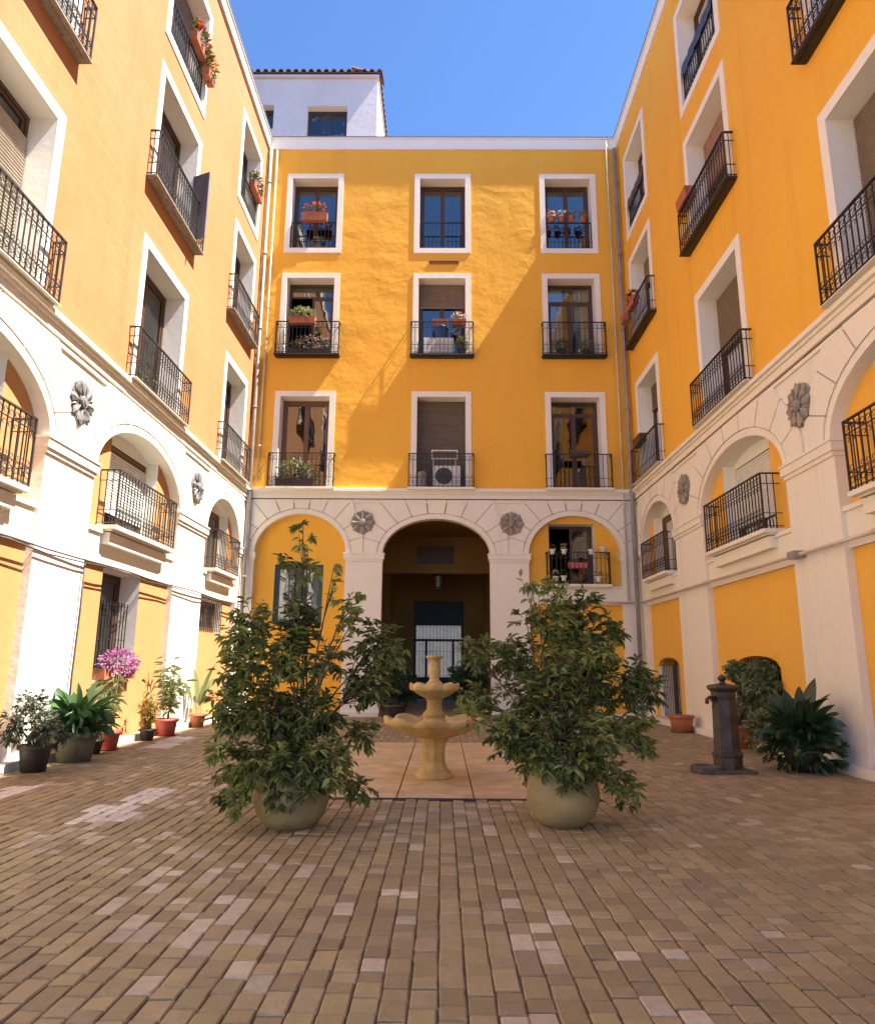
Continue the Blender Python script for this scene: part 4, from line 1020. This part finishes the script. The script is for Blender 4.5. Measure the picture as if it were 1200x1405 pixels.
def potted(tr, s, z, d, r, h, label, mat='terracotta', leafm='leaf_mid', fol=(.25, .25), flower=None, n=130, L=(.07, .12)):
    c = tr(s, z, d); o = thing('flower_pot', c, label, 'flower pot'); pot(o, c, r, h, mat)
    if fol:
        puff(o, (c[0], c[1], c[2] + h + fol[1] * .6), (fol[0], fol[0] * .7, fol[1]), n, leafm, L, .5)
        if flower: puff(o, (c[0], c[1], c[2] + h + fol[1]), (fol[0] * .8, fol[0] * .6, fol[1] * .8), n // 2, flower, (.05, .08), .8, 'flowers')
    return o
# end wing
planter(TB, -4.15, F3 + .93, .04, .80, 'terracotta box of red and white flowers on top floor rail of the end wing', 'leaf_mid', 'fl_red', h=.26, fol=.24)
potted(TB, -4.05, F3 + .01, -.25, .13, .2, 'low pot of pale plants behind top floor rail under the red flowers', 'pot_tan', 'leaf_pale', (.28, .2), n=80)
for k, (s, f) in enumerate(((3.42, 'fl_orange'), (3.74, 'fl_pink'), (4.05, 'fl_pink'), (4.42, 'fl_orange'))):
    potted(TB, s, F3 + .955, -.02, .10, .18, ('fourth', 'third', 'second', 'first')[k] + ' terracotta pot from thin cream pipe on top floor rail of end wing', 'terracotta', 'leaf_mid', (.14, .12), f, 45, (.05, .09))['group'] = 'pots on the top floor rail'
planter(TB, -4.35, F2 + .98, .18, .78, 'terracotta box of pale mounded plants on second floor rail above the french door', 'leaf_pale', None, h=.22, fol=.2, n=260)
planter(TB, -4.1, F2 + .01, .05, 1.3, 'long dark box of trailing plants on second floor balcony floor', 'leaf_mid', 'fl_pink', box='pot_dark', h=.18, fol=.26, n=260)
planter(TB, -.12, F2 + 1.0, -.02, .45, 'plain orange box standing on second floor rail over blue bin', 'leaf_mid', None, h=.22, fol=0)
planter(TB, .45, F2 + .95, .12, .42, 'orange box with white blooms on second floor rail beside blue bin', 'leaf_pale', 'fl_pink', h=.2, fol=.14, n=60)
m = MB(); c = TB(-.1, F2 + .6, -.1); m.lathe([(.17, 0), (.22, .36), (.235, .36), (.235, .39), (.2, .39), (.17, .05)], c, 18); tag(m.build('blue_bin', 'blue'), 'blue plastic bin on white cabinet of second floor balcony', 'bin')
cab = thing('cabinet', TB(-.05, F2, -.12), 'low white cabinet behind second floor balcony rail', 'cabinet')
m = MB(); m.box((-.62, F2 + .01, -.3), (.3, F2 + .595, .06), TB); m.build('carcass', 'plastic_white', cab)
m = MB(); m.box((-.6, F2 + .05, .062), (-.17, F2 + .57, .08), TB); m.build('door', 'plastic_white', cab); m = MB(); m.box((-.15, F2 + .05, .062), (.28, F2 + .57, .08), TB); m.build('door', 'plastic_white', cab)
potted(TB, .55, F2 + .01, .08, .12, .2, 'dark leafy pot at end of balcony with white cabinet', 'pot_dark', 'leaf', (.16, .26))
for s, l in ((3.6, 'small plant by curtained balcony door, towards the passage side'), (4.35, 'pale plant by curtained balcony door, towards the thin cream pipe')):
    potted(TB, s, F2 + .01, .08, .12, .18, l, 'pot_dark', 'leaf_pale' if s > 4 else 'leaf_mid', (.18, .2), n=90)
planter(TB, -4.35, F1 + .01, .08, 1.1, 'dark box of big pale green leaves on first floor balcony at french door', 'leaf_pale', None, box='wood_dark', h=.26, fol=.38, n=300)
planter(TB, 4.0, F1 + .95, .12, .55, 'dark empty box on plain first floor rail of the end wing', box='wood_dark', h=.18, fol=0)
# air conditioner with a drying frame
ac = thing('air_conditioner', TB(.12, F1, .0), 'white air conditioner unit behind first floor balcony rail above passage', 'air conditioner')
m = MB(); m.box((-.28, F1 + .06, -.25), (.5, F1 + .68, .08), TB); m.build('casing', 'plastic_white', ac)
m = MB(); TA2 = lambda s, z, d: TB(s, z, d + .085)
for r in (.25, .2, .15, .1, .05): ring(m, TA2, .02, F1 + .37, 0, r, .007, 16)
for k in range(4): a = k * pi / 4; m.tube([TA2(.02 - .25 * cos(a), F1 + .37 - .25 * sin(a), 0), TA2(.02 + .25 * cos(a), F1 + .37 + .25 * sin(a), 0)], .006, 4)
m.build('fan_grille', 'plastic_dark', ac)
m = MB(); vs = [TB(.02 + .25 * cos(2 * pi * i / 20), F1 + .37 + .25 * sin(2 * pi * i / 20), .0815) for i in range(20)]; m.add(vs, [tuple(range(20))]); m.build('fan_opening', 'plastic_dark', ac)
for s in (-.18, .4):
    m = MB(); m.box((s - .04, F1, -.2), (s + .04, F1 + .06, .05), TB); m.build('foot', 'plastic_dark', ac)
m = MB(); bars(m, TB, -.35, .42, F1 + .86, F1 + 1.14, .035, .14, .17); m.box((-.3, F1 + .05, .142), (-.28, F1 + .86, .162), TB); m.box((.35, F1 + .05, .142), (.37, F1 + .86, .162), TB)
tag(m.build('drying_frame', 'plastic_white'), 'white rectangular drying frame above air conditioner on balcony', 'frame')
m = MB(); m.lathe([(.13, 0), (.14, .05), (.14, .45), (.1, .52), (.05, .54)], TB(-.62, F1 + .01, -.05), 14); tag(m.build('gas_bottle', 'pipe'), 'grey gas bottle next to air conditioner on balcony', 'bottle')
# white pots hung on the arcade window of the end wing
for k, (s, z) in enumerate(((3.12, 4.5), (3.45, 4.5), (4.22, 4.5), (3.2, 3.72), (3.42, 3.74), (4.4, 3.72))):
    lab = ('white pot at rail top of dark arcade window, farthest from the red box', 'white pot with flowers at rail top between red box and passage', 'white pot at rail top between red box and cream corner pot',
           'white flowering pot at foot of dark arcade window rail, nearest passage arch', 'white pot at foot of dark arcade window rail, under gap before red box', 'white pot at foot of dark arcade window rail, under cream corner pot')[k]
    potted(TB, s, z, .20, .075, .14, lab, 'pot_white', 'leaf_mid', (.1, .09), 'fl_pink' if k % 2 else None, 26, (.04, .07))['group'] = 'white pots of the dark arcade window'
potted(TB, 4.58, 4.56, .05, .1, .17, 'cream pot on railing corner of dark arcade window', 'pot_white', 'leaf_pale', None)
planter(TB, 3.85, 4.12, .04, .5, 'red box in middle of dark arcade window rail', box='pot_pink', h=.16, fol=.05, n=24)
# sunlit wing
a, b = SB[1]
planter(TL, 13.9, F3 + .93, .06, 1.0, 'red and orange geraniums on top floor rail above the shuttered window', 'leaf_mid', 'fl_red', fol=.32, n=260)
planter(TL, 14.22, F3 + .55, .16, .4, 'orange trailing flowers hung below the red geraniums', 'leaf_mid', 'fl_orange', fol=.34, n=150)
planter(TL, 18.9, F3 + .93, .06, .9, 'terracotta box of pink flowers on top floor rail near corner drainpipe', 'leaf_mid', 'fl_pink', fol=.3, n=220)
potted(TL, 12.75, F1 + .01, .0, .13, .22, 'green pot plant behind first floor rail at curtained window of the sunlit wing', 'pot_green', 'leaf_mid', (.2, .22))
# shaded wing
planter(TR, 14.25, F2 + .98, .16, .6, 'terracotta box on rail end of second floor balcony of the shaded wing', box='terracotta', h=.26, fol=0, dep=.26)
planter(TR, 18.9, F2 + .95, .14, .6, 'red flower box on second floor rail of the shaded wing near corner drainpipe', 'leaf_grey', 'fl_red', box='pot_pink', h=.22, fol=.16, n=90)
planter(TR, 19.35, F2 + .7, .26, .35, 'terracotta box hung below the red flower box near corner drainpipe', box='terracotta', h=.24, fol=0)
planter(TR, 19.0, F1 + .98, .14, .7, 'dark brown box on first floor rail of the shaded wing near corner drainpipe', box='wood_dark', h=.24, fol=0)

# lantern in the passage
ln = thing('hanging_lantern', (-.17, D + 5.9, 4.2), 'dark iron lantern hanging inside the arched passage', 'lantern')
LX, LY, LZ = -.17, D + 5.9, 4.15
m = MB(); m.lathe([(.02, .62), (.05, .58), (.17, .5), (.2, .46), (.19, .45)], (LX, LY, LZ), 6, False); m.lathe([(.12, .0), (.14, .02), (.13, .04)], (LX, LY, LZ), 6, False)
for k in range(6): a = k * pi / 3; m.tube([(LX + .13 * cos(a), LY + .13 * sin(a), LZ + .03), (LX + .18 * cos(a), LY + .18 * sin(a), LZ + .46)], .012, 4)
m.build('frame', 'iron', ln)
m = MB(); m.lathe([(.115, .04), (.165, .45)], (LX, LY, LZ), 6, False, caps=False); m.build('lamp_glass', 'lamp_glass', ln)
m = MB(); m.tube([(LX, LY, LZ + .6), (LX, LY, 5.848)], .012, 5); m.build('chain', 'iron', ln)
